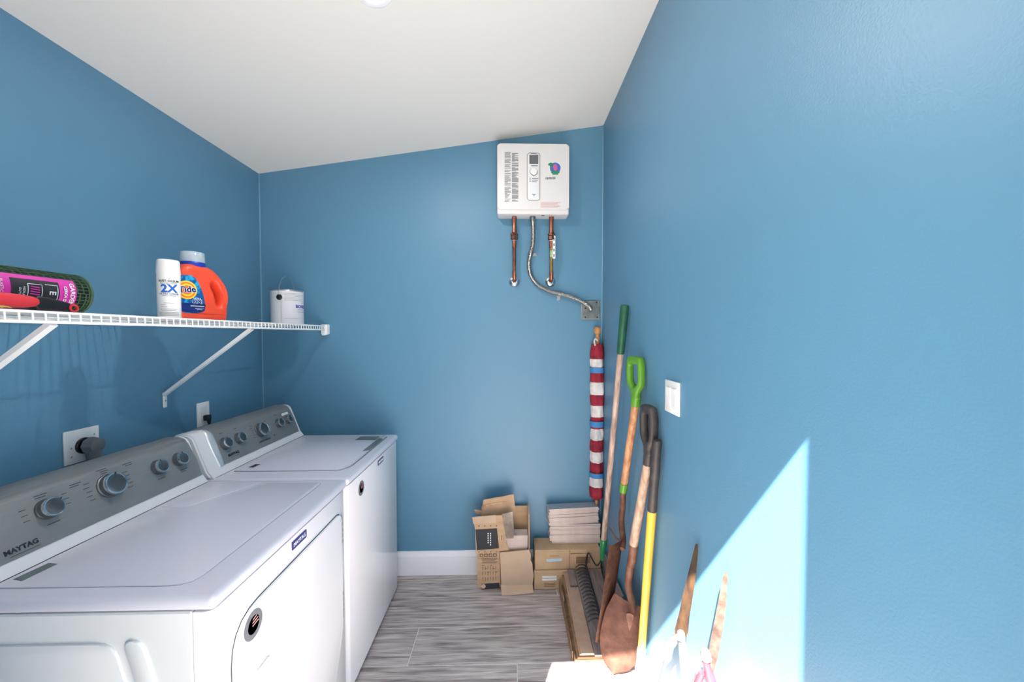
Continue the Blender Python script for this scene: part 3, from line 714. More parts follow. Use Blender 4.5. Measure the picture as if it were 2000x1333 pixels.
b = nb(); tube(b, spline([(XL+.038,1.404,1.05),(XL+.04,1.404,.95),(XL+.05,1.39,.80),(XL+.06,1.36,.6),(XL+.10,1.34,.4),(XBk-.013,1.34,.3)],4), .009, 8); obj('cord', b, 'greyrub', pl, smooth=60)
wo = thing('washer_outlet', 'narrow white rocker-style outlet plate with a black plug, farther along left wall', 'outlet', (XL,1.94,1.104))
b = nb(); box(b, (XL+.0003,1.903,1.046), (XL+.006,1.978,1.162), bev=.002, seg=2); obj('plate', b, 'plastic_w', wo, smooth=40)
b = nb(); box(b, (XL+.0055,1.923,1.069), (XL+.008,1.958,1.139), bev=.001, seg=1); obj('receptacle_insert', b, 'plastic_w2', wo, smooth=40)
pl = thing('washer_plug', 'small black plug with cord in the narrow white outlet', 'plug', (XL+.02,1.945,1.08))
b = nb(); box(b, (XL+.0083,1.930,1.072), (XL+.035,1.956,1.100), bev=.006, seg=3); obj('plug_body', b, 'black', pl, smooth=50)
b = nb(); tube(b, spline([(XL+.026,1.943,1.086),(XL+.03,1.943,1.062),(XL+.03,1.945,1.0),(XL+.04,1.95,.8),(XL+.06,1.93,.5),(XBk-.003,1.93,.35)],4), [.011,.011,.010,.009,.007]+[.0045]*16, 8); obj('cord', b, 'black', pl, smooth=60)
sw = thing('light_switch', 'white two-gang light switch plate on the right wall', 'switch', (XR,1.345,1.272))
b = nb(); box(b, (XR-.0065,1.287,1.216), (XR-.0003,1.405,1.330), bev=.0025, seg=2); obj('plate', b, 'plastic_w', sw, smooth=40)
for y in (1.323, 1.369):
    b = nb(); box(b, (XR-.0075,y-.0185,1.237), (XR-.006,y+.0185,1.309)); rf = obj('rocker_frame', b, 'plastic_w2', sw)
    b = nb(); prism(b, [(0,1.2405),(0,1.3055),(-.0045,1.3055),(-.0015,1.273),(-.0035,1.2405)], mtx((XR-.0075,y+.0155,0),(1,0,0),(0,0,1)), .031); obj('rocker', b, 'plastic_w', rf)

# ================================================================== WATER HEATER
HF, HB, hx0, hx1, hz0, hz1 = 2.300, YB-.0005, -.076, .345, 2.196, 2.600
hm = lambda y: mtx((0,y,0), (1,0,0), (0,0,1))
wh = thing('water_heater', 'square white tankless water heater high on the back wall', 'water heater', (.134,YB,2.4))
b = nb(); box(b, (hx0,HF+.006,hz0), (hx1,HB,hz1), bev=.010, seg=3)
obj('case', b, 'heater', wh, smooth=50)
b = nb(); prism(b, rrect(hx1-hx0-.004,hz1-hz0-.026,.014,5,(hx0+hx1)/2,(hz0+hz1)/2+.012), hm(HF+.02), .020, bev=.009, seg=4); obj('front_cover', b, 'heater', wh, smooth=50)
def hrow(par, name, m, rows):
    b = nb()
    for x0, x1, z0, z1 in rows: prism(b, [(x0,z0),(x1,z0),(x1,z1),(x0,z1)], hm(HF-.0002), .0004)
    return obj(name, b, m, par)
for j, (x0, x1, mm) in enumerate(((-.032,.004,'inkgrey'),(.010,.048,'ink'))):
    rr = []; z = 2.549
    while z > 2.268:
        hgt = random.choice((.0018,.0022,.0026)); wd = x1-x0
        if random.random() < .12: z -= .004; continue
        a = x0; 
        e = x1 if random.random() < .6 else x1-wd*random.uniform(.1,.6)
        rr.append((a,e,z-hgt,z)); z -= hgt+(.0024 if j == 0 else .0014)
    hrow(wh, 'instruction_print', 'inkgrey', rr)
rr = []
for k in range(6): rr.append((.178,.298-random.random()*.02,2.264-.0058*k-.002,2.264-.0058*k))
hrow(wh, 'red_warning_print', 'inkred', rr)
ctl = rrect(.074,.272,.016,6,.136,2.409)
b = nb(); prism(b, ctl, hm(HF), .003, bev=.0012, seg=2); ct = obj('control_panel', b, 'plastic_w2', wh, smooth=50)
b = nb(); tube(b, [V((p[0],HF-.0032,p[1])) for p in ctl]+[V((ctl[0][0],HF-.0032,ctl[0][1]))], .0011, 5, False); obj('panel_outline', b, 'ink', ct)
b = nb(); prism(b, rrect(.052,.052,.002,2,.137,2.508), hm(HF-.003), .001); obj('display', b, 'lcd', ct)
b = nb(); lathe(b, [(.021,0),(.021,.008),(.018,.010),(0,.010)], (.137,HF-.003,2.438), (0,-1,0), 32); obj('dial', b, 'plastic_w', ct, smooth=40)
b = nb(); tube(b, [V((.137+.0215*cos(radians(a)),HF-.0045,2.438+.0215*sin(radians(a)))) for a in range(0,361,12)], .0016, 5, False); obj('dial_ring', b, 'ink', ct)
rr = [(.120,.154,2.5385,2.541)]
for k in range(3): rr += [(.113,.119,2.398-.010*k,2.402-.010*k),(.124,.165-.005*k,2.398-.010*k,2.4005-.010*k)]
rr += [(.122,.160,2.470,2.4735),(.128,.148,2.306,2.309),(.134,.141,2.299,2.302)]
b = nb()
for x0, x1, z0, z1 in rr: prism(b, [(x0,z0),(x1,z0),(x1,z1),(x0,z1)], hm(HF-.003), .0005)
obj('panel_print', b, 'ink', ct)
# round colourful sticker and handwriting
b = nb(); prism(b, [(.262+.031*cos(2*pi*k/32), 2.462+.030*sin(2*pi*k/32)) for k in range(32)], hm(HF), .0005); sk = obj('round_sticker', b, 'pal_b', wh, label='small colourful sticker of green, pink and blue patches')
b = nb(); prism(b, [(.222,2.486),(.236,2.492),(.248,2.488),(.256,2.480),(.246,2.476),(.240,2.462),(.238,2.446),(.232,2.446),(.233,2.462),(.230,2.474),(.220,2.476)], hm(HF-.0006), .0004); prism(b, [(.238,2.442),(.288,2.444),(.286,2.432),(.280,2.431),(.279,2.423),(.246,2.422),(.245,2.430),(.239,2.431)], hm(HF-.0006), .0004); obj('green_patch', b, 'pal_g', sk)
b = nb(); prism(b, smoothloop([(.254,2.480),(.268,2.482),(.275,2.466),(.270,2.448),(.256,2.447),(.250,2.464)],3), hm(HF-.0008), .0004); obj('pink_patch', b, 'pal_p', sk)
text('10/05/23', .017, mtx((.233,HF-.0006,2.402),(1,0,.05),(0,0,1)), 'ink', wh, name='handwritten_date', bold=.0004)
b = nb(); box(b, (.183,HF+.02,hz0-.0006), (.203,HF+.034,hz0+.001)); obj('bottom_slot', b, 'ink', wh)
# copper pipes
def pipe(x, name, lab, tagged):
    p = thing(name, lab, 'pipe', (x,2.352,1.82)); y = 2.352
    b = nb(); lathe(b, [(.0135,0),(.0145,.012),(.0125,.020),(.0125,.075),(.014,.082),(.014,.098)], (x,y,2.096), n=20)
    obj('upper_fitting', b, 'copper', p, smooth=40)
    b = nb(); lathe(b, [(.015,0),(.0215,.004),(.0215,.020),(.019,.026),(.0225,.028),(.0225,.038),(.016,.042)], (x,y,2.056), n=8); obj('union_nut', b, 'copper_dull', p, smooth=20)
    b = nb(); lathe(b, [(.0155,0),(.0155,.005)], (x,y,2.050), n=20); obj('ring', b, 'solder', p, smooth=40)
    b = nb(); lathe(b, [(.0128,0),(.0138,.004),(.0128,.010),(.0128,.040)], (x,y,2.010), n=20); obj('lower_fitting', b, 'copper', p, smooth=40)
    b = nb(); cyl(b, (x,y,1.862), (x,y,2.012), .0110, 20); obj('tube', b, 'copper_dull' if not tagged else 'brass', p, smooth=40)
    b = nb(); tube(b, spline([(x,y,1.872),(x,y,1.85),(x,y+.004,1.832),(x,y+.018,1.820),(x,y+.05,1.818)],4), [.0128]*4+[.0122]*13, 16); obj('elbow', b, 'copper', p, smooth=60)
    b = nb(); lathe(b, [(.014,.012),(.022,.011),(.031,.005),(.0335,0)], (x,YB-.0006,1.818), (0,-1,0), 36); obj('escutcheon', b, 'chrome', p, smooth=60)
    return p
pipe(.0245, 'copper_pipe', 'left copper pipe below the water heater', False)
p2 = pipe(.246, 'copper_pipe', 'right copper pipe with paper tag below the water heater', True)
b = nb(); box(b, (.252,2.337,1.945), (.268,2.3385,2.080)); tg = obj('paper_tag', b, 'white_ink', p2)
b = nb()
for k in range(4): box(b, (.256,2.3364,1.955+.032*k), (.264,2.3369,1.972+.032*k))
obj('tag_print', b, 'inkgrey', tg)
b = nb(); box(b, (.238,2.338,1.955), (.2515,2.3395,1.995)); obj('green_sticker', b, 'greenlabel', p2)
# flexible conduit
cpts = [(.134,2.352,2.186),(.137,2.355,2.12),(.137,2.372,2.05),(.127,2.384,1.995),(.115,2.388,1.945),(.114,2.388,1.90),(.124,2.388,1.855),(.150,2.388,1.812),(.195,2.388,1.777),(.256,2.388,1.753),(.317,2.388,1.738),(.385,2.386,1.718),(.445,2.374,1.687),(.480,2.376,1.662),(.493,2.390,1.650)]
P = spline(cpts, 8)
# resample evenly
Q = [P[0]]; acc = 0; step = .0016
for a, c2 in zip(P, P[1:]):
    d = (c2-a).length; t = step-acc
    while t <= d: Q.append(a.lerp(c2, t/d)); t += step
    acc = d-(t-step)
cr_ = [.0128 + .0014*(1 if (i % 4) in (0,1) else -1) for i in range(len(Q))]
fc = thing('flexible_conduit', 'ribbed silver flexible conduit curving from heater to metal box', 'conduit', (.134,2.352,2.186))
b = nb(); tube(b, Q, cr_, 12); obj('ribbed_hose', b, 'conduit', fc, smooth=60)
b = nb(); lathe(b, [(.018,0),(.018,.012),(.0165,.014),(.0165,.024),(.0145,.030)], (.134,2.352,2.1955), (0,0,-1), 16); obj('connector', b, 'galv', fc, smooth=30)
for (x,y,z,sx,sz,dx,dz) in ((.124,2.388,1.985,.021,.0,.034,-.006),(.300,2.388,1.742,.006,.012,-.008,-.036)):
    b = nb(); 
    hz = abs(dx) > abs(dz)
    R_ = [V((x+.0155*cos(a)*(1 if hz else .25), y-.0155*abs(sin(a))*1.0, z+.0155*cos(a)*(.1 if hz else 1))) for a in [pi*k/8 for k in range(9)]]
    for a, c2 in zip(R_, R_[1:]): 
        off = V((0,0,.006)) if hz else V((.006,0,0)); vs = [b.verts.new(q) for q in (a-off, a+off, c2+off, c2-off)]; b.faces.new(vs)
    bmesh.ops.solidify(b, geom=b.faces[:], thickness=-.0012)
    cx, cz = x+dx*.8, z+dz*.8
    box(b, (min(cx,x)-.006,YB-.0035,min(cz,z)-.006), (max(cx,x)+.006,YB-.0006,max(cz,z)+.006))
    lathe(b, [(.0055,0),(.004,.003),(0,.0035)], (x+dx,YB-.003,z+dz), (0,-1,0), 10)
    obj('strap', b, 'solder', fc, smooth=30)
jb = thing('junction_box_cover', 'square galvanised junction box cover plate beside the corner', 'box cover', (.495,YB,1.645))
b = nb(); box(b, (.438,YB-.010,1.588), (.552,YB-.0006,1.703), bev=.002, seg=1); cp = obj('plate', b, 'galv', jb, smooth=30)
b = nb(); box(b, (.4365,YB-.0115,1.5865), (.5535,YB-.009,1.5905)); box(b, (.4365,YB-.0115,1.5865), (.4405,YB-.009,1.7035)); obj('folded_rim', b, 'solder', jb)
b = nb()
for x, z in ((.460,1.692),(.530,1.692),(.462,1.600),(.535,1.600),(.462,1.655)): lathe(b, [(.005,0),(.004,.002),(0,.0025)], (x,YB-.010,z), (0,-1,0), 10)
obj('screws', b, 'iron', jb)

# ================================================================== CARTONS AND TILES
def flap(pts, y, th, name, m, par, rot=None, bev=0):
    b = nb(); prism(b, pts, hm(y), th, bev=bev, seg=1)
    if rot: xf(b, rot)
    return obj(name, b, m, par)
def jag(p0, p1, n, amp):
    out = []
    for k in range(n+1):
        f = k/n; out.append((p0[0]+(p1[0]-p0[0])*f+random.uniform(-amp,amp)*(0<k<n), p0[1]+(p1[1]-p0[1])*f+random.uniform(-amp,amp)*.4*(0<k<n)))
    return out
YC = 2.245
bl = thing('open_tile_carton', 'torn brown cardboard tile carton standing open against the back wall', 'box', (-.03,2.31,0))
b = nb()
box(b, (-.178,2.252,.001), (-.172,2.380,.36)); box(b, (-.178,2.376,.001), (.112,2.382,.44)); box(b, (-.172,2.252,.001), (.106,2.376,.006)); box(b, (.106,2.252,.001), (.112,2.376,.30))
prism(b, [(2.376,.30),(2.376,.462),(2.32,.466),(2.262,.44),(2.258,.37),(2.252,.30)], mtx((.106,0,0),(0,1,0),(0,0,1)), .006)
obj('carton_walls', b, 'card', bl)
flap([(-.190,.020)]+jag((-.176,.02),(-.062,.012),6,.002)+[(-.060,.240),(-.196,.238)], YC+.006, .006, 'printed_face', 'card', bl)
up = flap([(-.218,.440),(-.036,.448),(-.028,.30),(-.008,.240),(-.200,.228),(-.204,.365)], YC-.002, .005, 'folded_printed_flap', 'card', bl)
flap([(-.215,.402),(-.220,.440),(-.085,.452),(-.082,.405)], YC-.0085, .004, 'plain_tab', 'card_pale', bl)
flap([(-.202,.366),(-.078,.372),(-.066,.254),(-.194,.244)], YC-.0073, .0006, 'black_print', 'ink', up)
b = nb()
for k in range(4): 
    x = -.186+.034*k
    prism(b, [(x,.384),(x+.008,.384),(x+.004,.391)], hm(YC-.0073), .0005); prism(b, [(x,.236),(x+.008,.236),(x+.004,.230)], hm(YC-.0073), .0005)
for k in range(5): prism(b, [(-.052,.33-.006*k),(-.048,.33-.006*k),(-.048,.326-.006*k),(-.052,.326-.006*k)], hm(YC-.0073), .0005)
for k in range(4): prism(b, [(-.038,.335-.010*k),(-.036,.335-.010*k),(-.036,.327-.010*k),(-.038,.327-.010*k)], hm(YC-.0073), .0005)
obj('print_marks', b, 'ink', up)
b = nb()
for j, x in enumerate((-.118,-.132)):
    for k in range(6-j): prism(b, [(x,.345-.013*k),(x+.006,.345-.013*k),(x+.006,.337-.013*k),(x,.337-.013*k)], hm(YC-.0082), .0005)
obj('white_print', b, 'white_ink', up)
b = nb()
for k in range(4): prism(b, rrect(.020,.017,.006 if k < 1 else .002,3,-.168+.026*k,.210), hm(YC-.0002), .0005)
for k in range(5): prism(b, [(-.168+.005*(k%2),.192-.007*k),(-.075-.008*(k%3),.192-.007*k),(-.075-.008*(k%3),.190-.007*k),(-.168+.005*(k%2),.190-.007*k)], hm(YC-.0002), .0005)
obj('print_marks', b, 'ink', bl)
b = nb()
for k in range(4): prism(b, rrect(.014,.011,.004,3,-.168+.026*k,.210), hm(YC-.0008), .0004)
obj('print_icons', b, 'card', bl)
b = nb()
for j in range(6):
    for k in range(3): 
        x = -.162+.015*j; z0 = .145-.032*k
        prism(b, [(x,z0),(x+.0022,z0),(x+.0022,z0-.024+.006*((j+k)%3)),(x,z0-.024)], hm(YC-.0002), .0005)
    prism(b, [(-.165+.015*j,.150-.02*(j%3)),(-.151+.015*j,.150-.02*(j%3)),(-.151+.015*j,.148-.02*(j%3)),(-.165+.015*j,.148-.02*(j%3))], hm(YC-.0002), .0005)
obj('print_columns', b, 'ink', bl)
flap([(-.170,.040),(-.066,.046),(-.062,.012),(-.166,.006)], YC-.0002, .0006, 'dark_print_strip', 'ink', bl)
b = nb(); lathe(b, [(0,.004),(.011,.003),(.014,0)], (-.158,YC-.001,.026), (0,-1,0), 12); lathe(b, [(0,.004),(.010,.003),(.013,0)], (-.184,YC+.01,.042), (0,-1,0), 12); obj('torn_paper_spot', b, 'card_pale', bl)
flap([(-.176,.40),(-.160,.512)]+jag((-.15,.516),(.020,.545),8,.003)+[(.030,.44),(-.05,.44),(-.06,.40)], 2.300, .004, 'rear_top_flap', 'card', bl)
flap(jag((-.165,.485),(-.02,.505),6,.004)+jag((-.02,.492),(-.165,.470),6,.004), 2.2945, .001, 'torn_strip', 'torn', bl)
flap([(-.050,.455),(.012,.468),(.022,.345),(.018,.312),(-.024,.312),(-.034,.36)], YC-.004, .004, 'taped_corner_flap', 'tape', bl)
flap(jag((-.215,.462),(-.165,.455),4,.006)+jag((-.168,.43),(-.20,.435),3,.004), 2.29, .004, 'torn_corner', 'torn', bl)
flap([(-.060,.232)]+[(.106,.246)]+jag((.112,.236),(.135,.10),8,.006)+[(.128,.040),(-.052,.036)], YC-.010, .005, 'plain_front_flap', 'card_pale', bl)
b = nb(); prism(b, [(-.056,0),(.128,.0),(.134,-.043),(-.050,-.056)], mtx((0,YC-.0105,.040),(1,0,0),(0,.75,1)), .004, bev=0)
obj('folded_flap_end', b, 'card_pale', bl)
bl_t = [o for o in bl.children if o.name.startswith('folded_flap_end')][0]
# tiles standing inside the open carton
tg0 = tag(obj('wall_tile', box(nb(), (.0,0,0), (.140,.076,.0085), bev=.001, seg=1), ['tile_edge'], origin=(0,0,0)), 'loose pale ceramic wall tile lying inside the torn open carton', 'tile', 'tiles in the open carton')
tg0.location = (-.038,2.262,.236)
for k in range(1,9): copy_obj(tg0, (0,0,.0088*k))
# support under the tiles in the carton (a wrapped bundle)
b = nb(); box(b, (-.160,2.262,.0065), (.100,2.370,.2355), bev=.002, seg=1); tag(obj('tile_bundle', b, 'card_y', origin=(-.03,2.31,.006)), 'cardboard-wrapped tile bundle inside the torn open carton', 'box')

def carton(name, lab, x0, x1, y0, y1, z0, z1, m='card_y'):
    c = thing(name, lab, 'box', ((x0+x1)/2,(y0+y1)/2,z0))
    b = nb(); box(b, (x0,y0,z0), (x1,y1,z1), bev=.003, seg=1); obj('carton_body', b, m, c, smooth=20)
    return c
c1 = carton('closed_tile_carton', 'lower closed tile carton under the wall tiles, with white label bars', .138, .535, 2.245, 2.392, .0005, .113)
b = nb(); 
for z0, h in ((.070,.012),(.054,.012)): prism(b, [(.185,z0),(.270,z0),(.270,z0+h),(.185,z0+h)], hm(2.2448), .0006)
obj('white_label', b, 'white_ink', c1)
b = nb()
for k in range(3): prism(b, [(.195,.040-.009*k),(.262,.040-.009*k),(.262,.036-.009*k),(.195,.036-.009*k)], hm(2.2448), .0006)
obj('brown_print', b, 'card_dark', c1)
c2 = carton('closed_tile_carton', 'upper closed tile carton with a light blue label, directly under the tile stacks', .143, .530, 2.250, 2.394, .1145, .232)
b = nb(); prism(b, [(.148,.222),(.345,.226),(.343,.130),(.158,.117),(.152,.118)], hm(2.2498), .0025); ps = obj('paper_sleeve', b, 'card_y', c2, label='folded kraft paper sleeve')
b = nb(); prism(b, [(.212,.164),(.300,.168),(.302,.184),(.208,.180)], hm(2.2472), .0006); obj('blue_label', b, 'blue_sticker', ps)
text('ACROPOLIS', .010, mtx((.255,2.2468,.198),(1,0,.05),(0,0,1)), 'card_dark', ps, name='faint_print')
b = nb(); prism(b, [(.352,.206),(.480,.208),(.480,.212),(.352,.212)], hm(2.2498), .0006); prism(b, [(.385,.150),(.470,.150),(.470,.190),(.385,.190)], hm(2.2498), .0005); obj('brown_print', b, 'card_dark', c2)
b = nb(); prism(b, [(.345,.1145),(.348,.1145),(.348,.232),(.345,.232)], hm(2.2498), .0008); obj('carton_joint', b, 'card_dark', c2)
# loose wall tiles in two piles
def tile_proto(): 
    b = nb(); box(b, (-.152,-.038,0), (.152,.038,.0088), bev=.0008, seg=1)
    o = obj('wall_tile', b, ['tile_edge','tile_top'], origin=(0,0,0))
    for p in o.data.polygons:
        if p.normal.z > .9: p.material_index = 1
    return o
tp = tile_proto(); z = .2328; first = True
low, highg = 'lower pile of loose wall tiles', 'upper pile of loose wall tiles'
for k in range(24):
    upper = k >= 13
    lab = 'pale ceramic wall tile with grey glaze in the crooked upper pile' if upper else 'pale ceramic wall tile in the straight lower pile on the closed carton'
    o = tp if first else copy_obj(tp, (0,0,0)); first = False
    o['label'] = lab; o['category'] = 'tile'; o['group'] = highg if upper else low
    dx, dy, rz = random.uniform(-.003,.003), random.uniform(-.003,.003), random.uniform(-.006,.006)
    if k < 2: dx += .008
    dx += random.uniform(-.003,.003); dy += random.uniform(-.002,.002)
    if upper: dx -= .010; dy += .005; rz += .095
    o.location = (.390+dx, 2.351+dy, z); o.rotation_euler = (0,0,rz); z += .0090
# low stack along the right wall
s1 = thing('floor_tile_carton', 'long low carton of floor tiles lying beside the right wall', 'box', (.40,1.98,0))
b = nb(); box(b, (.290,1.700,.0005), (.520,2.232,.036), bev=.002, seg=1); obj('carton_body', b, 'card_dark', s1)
b = nb(); 
prism(b, [(1.742,.001)]+jag((1.742,.045),(2.225,.075),12,.004)+[(2.225,.001)], mtx((.2815,0,0),(0,1,0),(0,0,1)), .005); obj('torn_side', b, 'card_dark', s1)
b = nb(); box(b, (.283,2.05,.050), (.2905,2.13,.080), bev=.003, seg=1); obj('crumpled_paper', b, 'tape', s1)
tl = math.atan2(.052, .50)
def slab(name, lab, x0, x1, y0, y1, z0, th, m, grp=None, tilt=True, yaw=0):
    b = nb(); box(b, (x0,0,0), (x1,y1-y0,th), bev=.001, seg=1)
    o = obj(name, b, m, origin=(0,0,0)); o.location = (0,y0,z0); 
    o.rotation_euler = (tl if tilt else 0,0,yaw)
    return tag(o, lab, 'tile' if 'tile' in name else 'cardboard', grp)
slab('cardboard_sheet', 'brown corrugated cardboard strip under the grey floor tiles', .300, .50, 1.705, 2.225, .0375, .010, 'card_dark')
g = 'grey wood-look floor tiles stacked by the right wall'
slab('floor_tile', 'wood-look floor tile second from top of the low stack', .310, .520, 1.71, 2.225, .049, .009, 'tile_body', g)
slab('floor_tile', 'short tan-backed floor tile lying face down along stack edge', .317, .372, 1.70, 2.10, .0595, .0095, 'tile_body', g)
slab('floor_tile', 'grey wood-look floor tile lying under the rake teeth', .3745, .525, 1.69, 2.235, .0595, .0095, 'wood_tile', g)
slab('floor_tile', 'dark end of a grey floor tile behind the tan-backed one', .330, .372, 2.11, 2.235, .104, .009, 'wood_tile', g)
b = nb(); box(b, (-.0045,0,0), (.0045,.37,.215), bev=.001, seg=1); o = obj('floor_tile', b, 'wood_tile', origin=(0,0,0)); o.location = (.5385,1.86,.0005); o.rotation_euler = (0,radians(3),0)
tag(o, 'grey floor tile standing on edge against the right wall', 'tile')

# ================================================================== FLAG
fx, fy = .529, 2.366
fl = thing('rolled_flag', 'rolled red and white striped flag on a wooden pole in the corner', 'flag', (fx,fy,.45))
b = nb(); cyl(b, (fx,fy,.4505), (fx,fy,1.515), .0105, 16)
lathe(b, [(.0105,0),(.014,.004),(.0105,.010),(.015,.014),(.0105,.019)], (fx,fy,1.462), n=20)
obj('pole', b, 'wood_knob', fl, smooth=40)
b = nb(); lathe(b, [(.010,0),(.012,.003),(.017,.010),(.0225,.022),(.0215,.036),(.013,.047),(0,.050)], (fx,fy,1.493), n=24); obj('finial', b, 'wood_knob', fl, smooth=60)
zf = lambda y: 1.543-(y-638)*.003136
bands = [(672,701,'r'),(701,718,'w'),(718,727,'b'),(727,746,'r'),(746,770,'w'),(770,791,'r'),(791,813,'w'),(813,822,'r'),(822,832,'b'),(832,836,'r'),(836,858,'w'),(858,881,'r'),(881,902,'w'),(902,923,'r'),(923,931,'b'),(931,950,'w'),(950,976,'r')]
b = nb(); NA = 40; prev = None
def frad(z, a): return .0405 + .0028*sin(3*a+z*9) + .0022*sin(5*a-z*23) + .0016*sin(9*a+z*57)
zs = []
for y0, y1, kd in bands:
    k = 4 if y1-y0 > 12 else 2
    for i in range(k): zs.append((zf(y0+(y1-y0)*i/k), kd, i == 0))
zs.append((zf(976), 'r', True))
ymax = YB - .0015 - fy
for i, (z, kd, edge) in enumerate(zs):
    ring = []
    for j in range(NA):
        a = 2*pi*j/NA; rr = frad(z, a) - (.0045 if kd == 'b' else 0) - (.003 if edge else 0)
        if z > zf(680): rr *= .86
        if z < zf(970): rr *= .60
        x = rr*cos(a); yy = rr*sin(a)
        x = min(x, XR-.0015-fx); yy = min(yy, ymax)
        ring.append(b.verts.new((fx+x, fy+yy, z)))
    if prev:
        for j in range(NA):
            f = b.faces.new((prev[j], prev[(j+1)%NA], ring[(j+1)%NA], ring[j])); f.material_index = {'r':0,'w':1,'b':0}[zs[i-1][1]]
    else: b.faces.new(ring).material_index = 0
    prev = ring
b.faces.new(prev[::-1]).material_index = 0
obj('rolled_cloth', b, ['red_cloth','white_cloth'], fl, smooth=70)
for y0, y1, kd in bands:
    if kd == 'b':
        b = nb(); rr = .0428
        za, zb = zf(y0), zf(y1); R = []
        for z in (za+.002, (za+zb)/2, zb-.002):
            R.append([b.verts.new((fx+min((rr+.001*sin(5*2*pi*j/32))*cos(2*pi*j/32),XR-.001-fx), fy+min(rr*sin(2*pi*j/32),ymax+.0005), z)) for j in range(32)])
        for p, q in zip(R, R[1:]):
            for j in range(32): b.faces.new((p[j],p[(j+1)%32],q[(j+1)%32],q[j]))
        tb = obj('tie_band', b, 'blue_tie', fl, smooth=60)
b = nb(); tube(b, spline([(fx-.016,fy-.022,1.425),(fx-.026,fy-.03,1.452),(fx-.016,fy-.022,1.468),(fx-.002,fy-.013,1.455)],4), .005, 8); obj('loose_cloth_end', b, 'white_cloth', fl, smooth=60)

# ================================================================== GARDEN TOOLS
def rod(par, name, a, c2, ra_, rb2, m, n=16, mid=None):
    b = nb(); tube(b, [a, c2], [ra_, rb2], n); return obj(name, b, m, par, smooth=50)
# rake
A, B = V((.541,1.842,1.635)), V((.497,2.083,.262)); rk = thing('garden_rake', 'long bow rake with dark green grip and teeth resting on the floor tiles', 'rake', tuple(B))
G = A.lerp(B, .172); Fp = A.lerp(B, .905)
b = nb(); d = (A-B).normalized(); lathe(b, [(.017,0),(.0185,.01),(.0195,.10),(.0205,.225),(.018,.236),(0,.239)], G, d, 20); obj('grip', b, 'darkgreen', rk, smooth=40)
rod(rk, 'handle', G+d*.01, Fp-d*.02, .0148, .0148, 'wood_pale')
b = nb(); lathe(b, [(.0185,0),(.0195,-.004),(.0175,-.05),(.0125,-.105),(.009,-.125)], Fp, d, 20); obj('ferrule', b, 'green_paint', rk, smooth=50)
Bt = Fp-d*.12
h0, h1 = V((.436,2.212,.158)), V((.436,1.835,.120))
b = nb(); tube(b, [h0, h1], .0065, 8); hd = obj('rake_head', b, 'iron', rk, smooth=40)
b = nb(); tube(b, spline([Bt, V((.475,2.12,.215)), V((.445,2.19,.245)), h0], 5), .0045, 8); tube(b, spline([Bt, V((.502,2.03,.20)), V((.495,1.93,.16)), V((.470,1.85,.130)), h1], 5), .0045, 8)
obj('bow', b, 'iron', rk, smooth=60)
b = nb(); tube(b, [(0,0,0),(-.02,.003,.006),(-.042,.002,.004),(-.062,0,-.010)], [.0045,.0042,.0034,.0018], 6)
bmesh.ops.translate(b, vec=h0, verts=b.verts[:]); t0 = obj('tine', b, 'iron', rk, smooth=60)
for k in range(1,16): copy_obj(t0, (h1-h0)*(k/15.0), rk)
# D-grip
def dgrip(par, c0, up, side, wd, ht, m, thick=.016, name='d_grip'):
    """c0 = base of grip; loop above it"""
    m_ = mtx(c0, side, up)
    o = smoothloop([(-.020,0),(.020,0),(.024,.03),(wd*.5,.062),(wd*.56,ht*.6),(wd*.5,ht*.93),(wd*.3,ht),(-wd*.3,ht),(-wd*.5,ht*.93),(-wd*.56,ht*.6),(-wd*.5,.062),(-.024,.03)],4)
    h = smoothloop([(0,.055),(wd*.28,.075),(wd*.31,ht*.6),(wd*.27,ht*.80),(-wd*.27,ht*.80),(-wd*.31,ht*.6),(-wd*.28,.075)],4)
    b = nb(); puffy(b, o, [h], m_, thick, thick*.8, 4); return obj(name, b, m, par, smooth=70)
def blade(par, top, tip, side, wd, m, pointed, dish=.02, name='blade', n=10, k=14):
    """dished shovel blade"""
    top, tip = V(top), V(tip); ax_ = (tip-top); Ln = ax_.length; u = ax_/Ln; s = V(side); s = (s-u*s.dot(u)).normalized(); nn = s.cross(u)
    b = nb(); R = []
    for i in range(k+1):
        f = i/k
        if pointed: hw = wd/2*(.80+.2*min(1,f*4))*(1 if f < .45 else sqrt(max(.0004,1-((f-.45)/.55)**2)))
        else: hw = wd/2*(1-.12*f)
        R.append([b.verts.new(top+u*(f*Ln - (0 if pointed or i < k else .018*(1-0)*abs(2*j/n-1)**2)) + s*hw*(2*j/n-1) + nn*dish*((2*j/n-1)**2-.2*sin(pi*f))) for j in range(n+1)])
    for p, q in zip(R, R[1:]):
        for j in range(n): b.faces.new((p[j],p[j+1],q[j+1],q[j]))
    bmesh.ops.solidify(b, geom=b.faces[:], thickness=.0022)
    return obj(name, b, m, par, smooth=50)
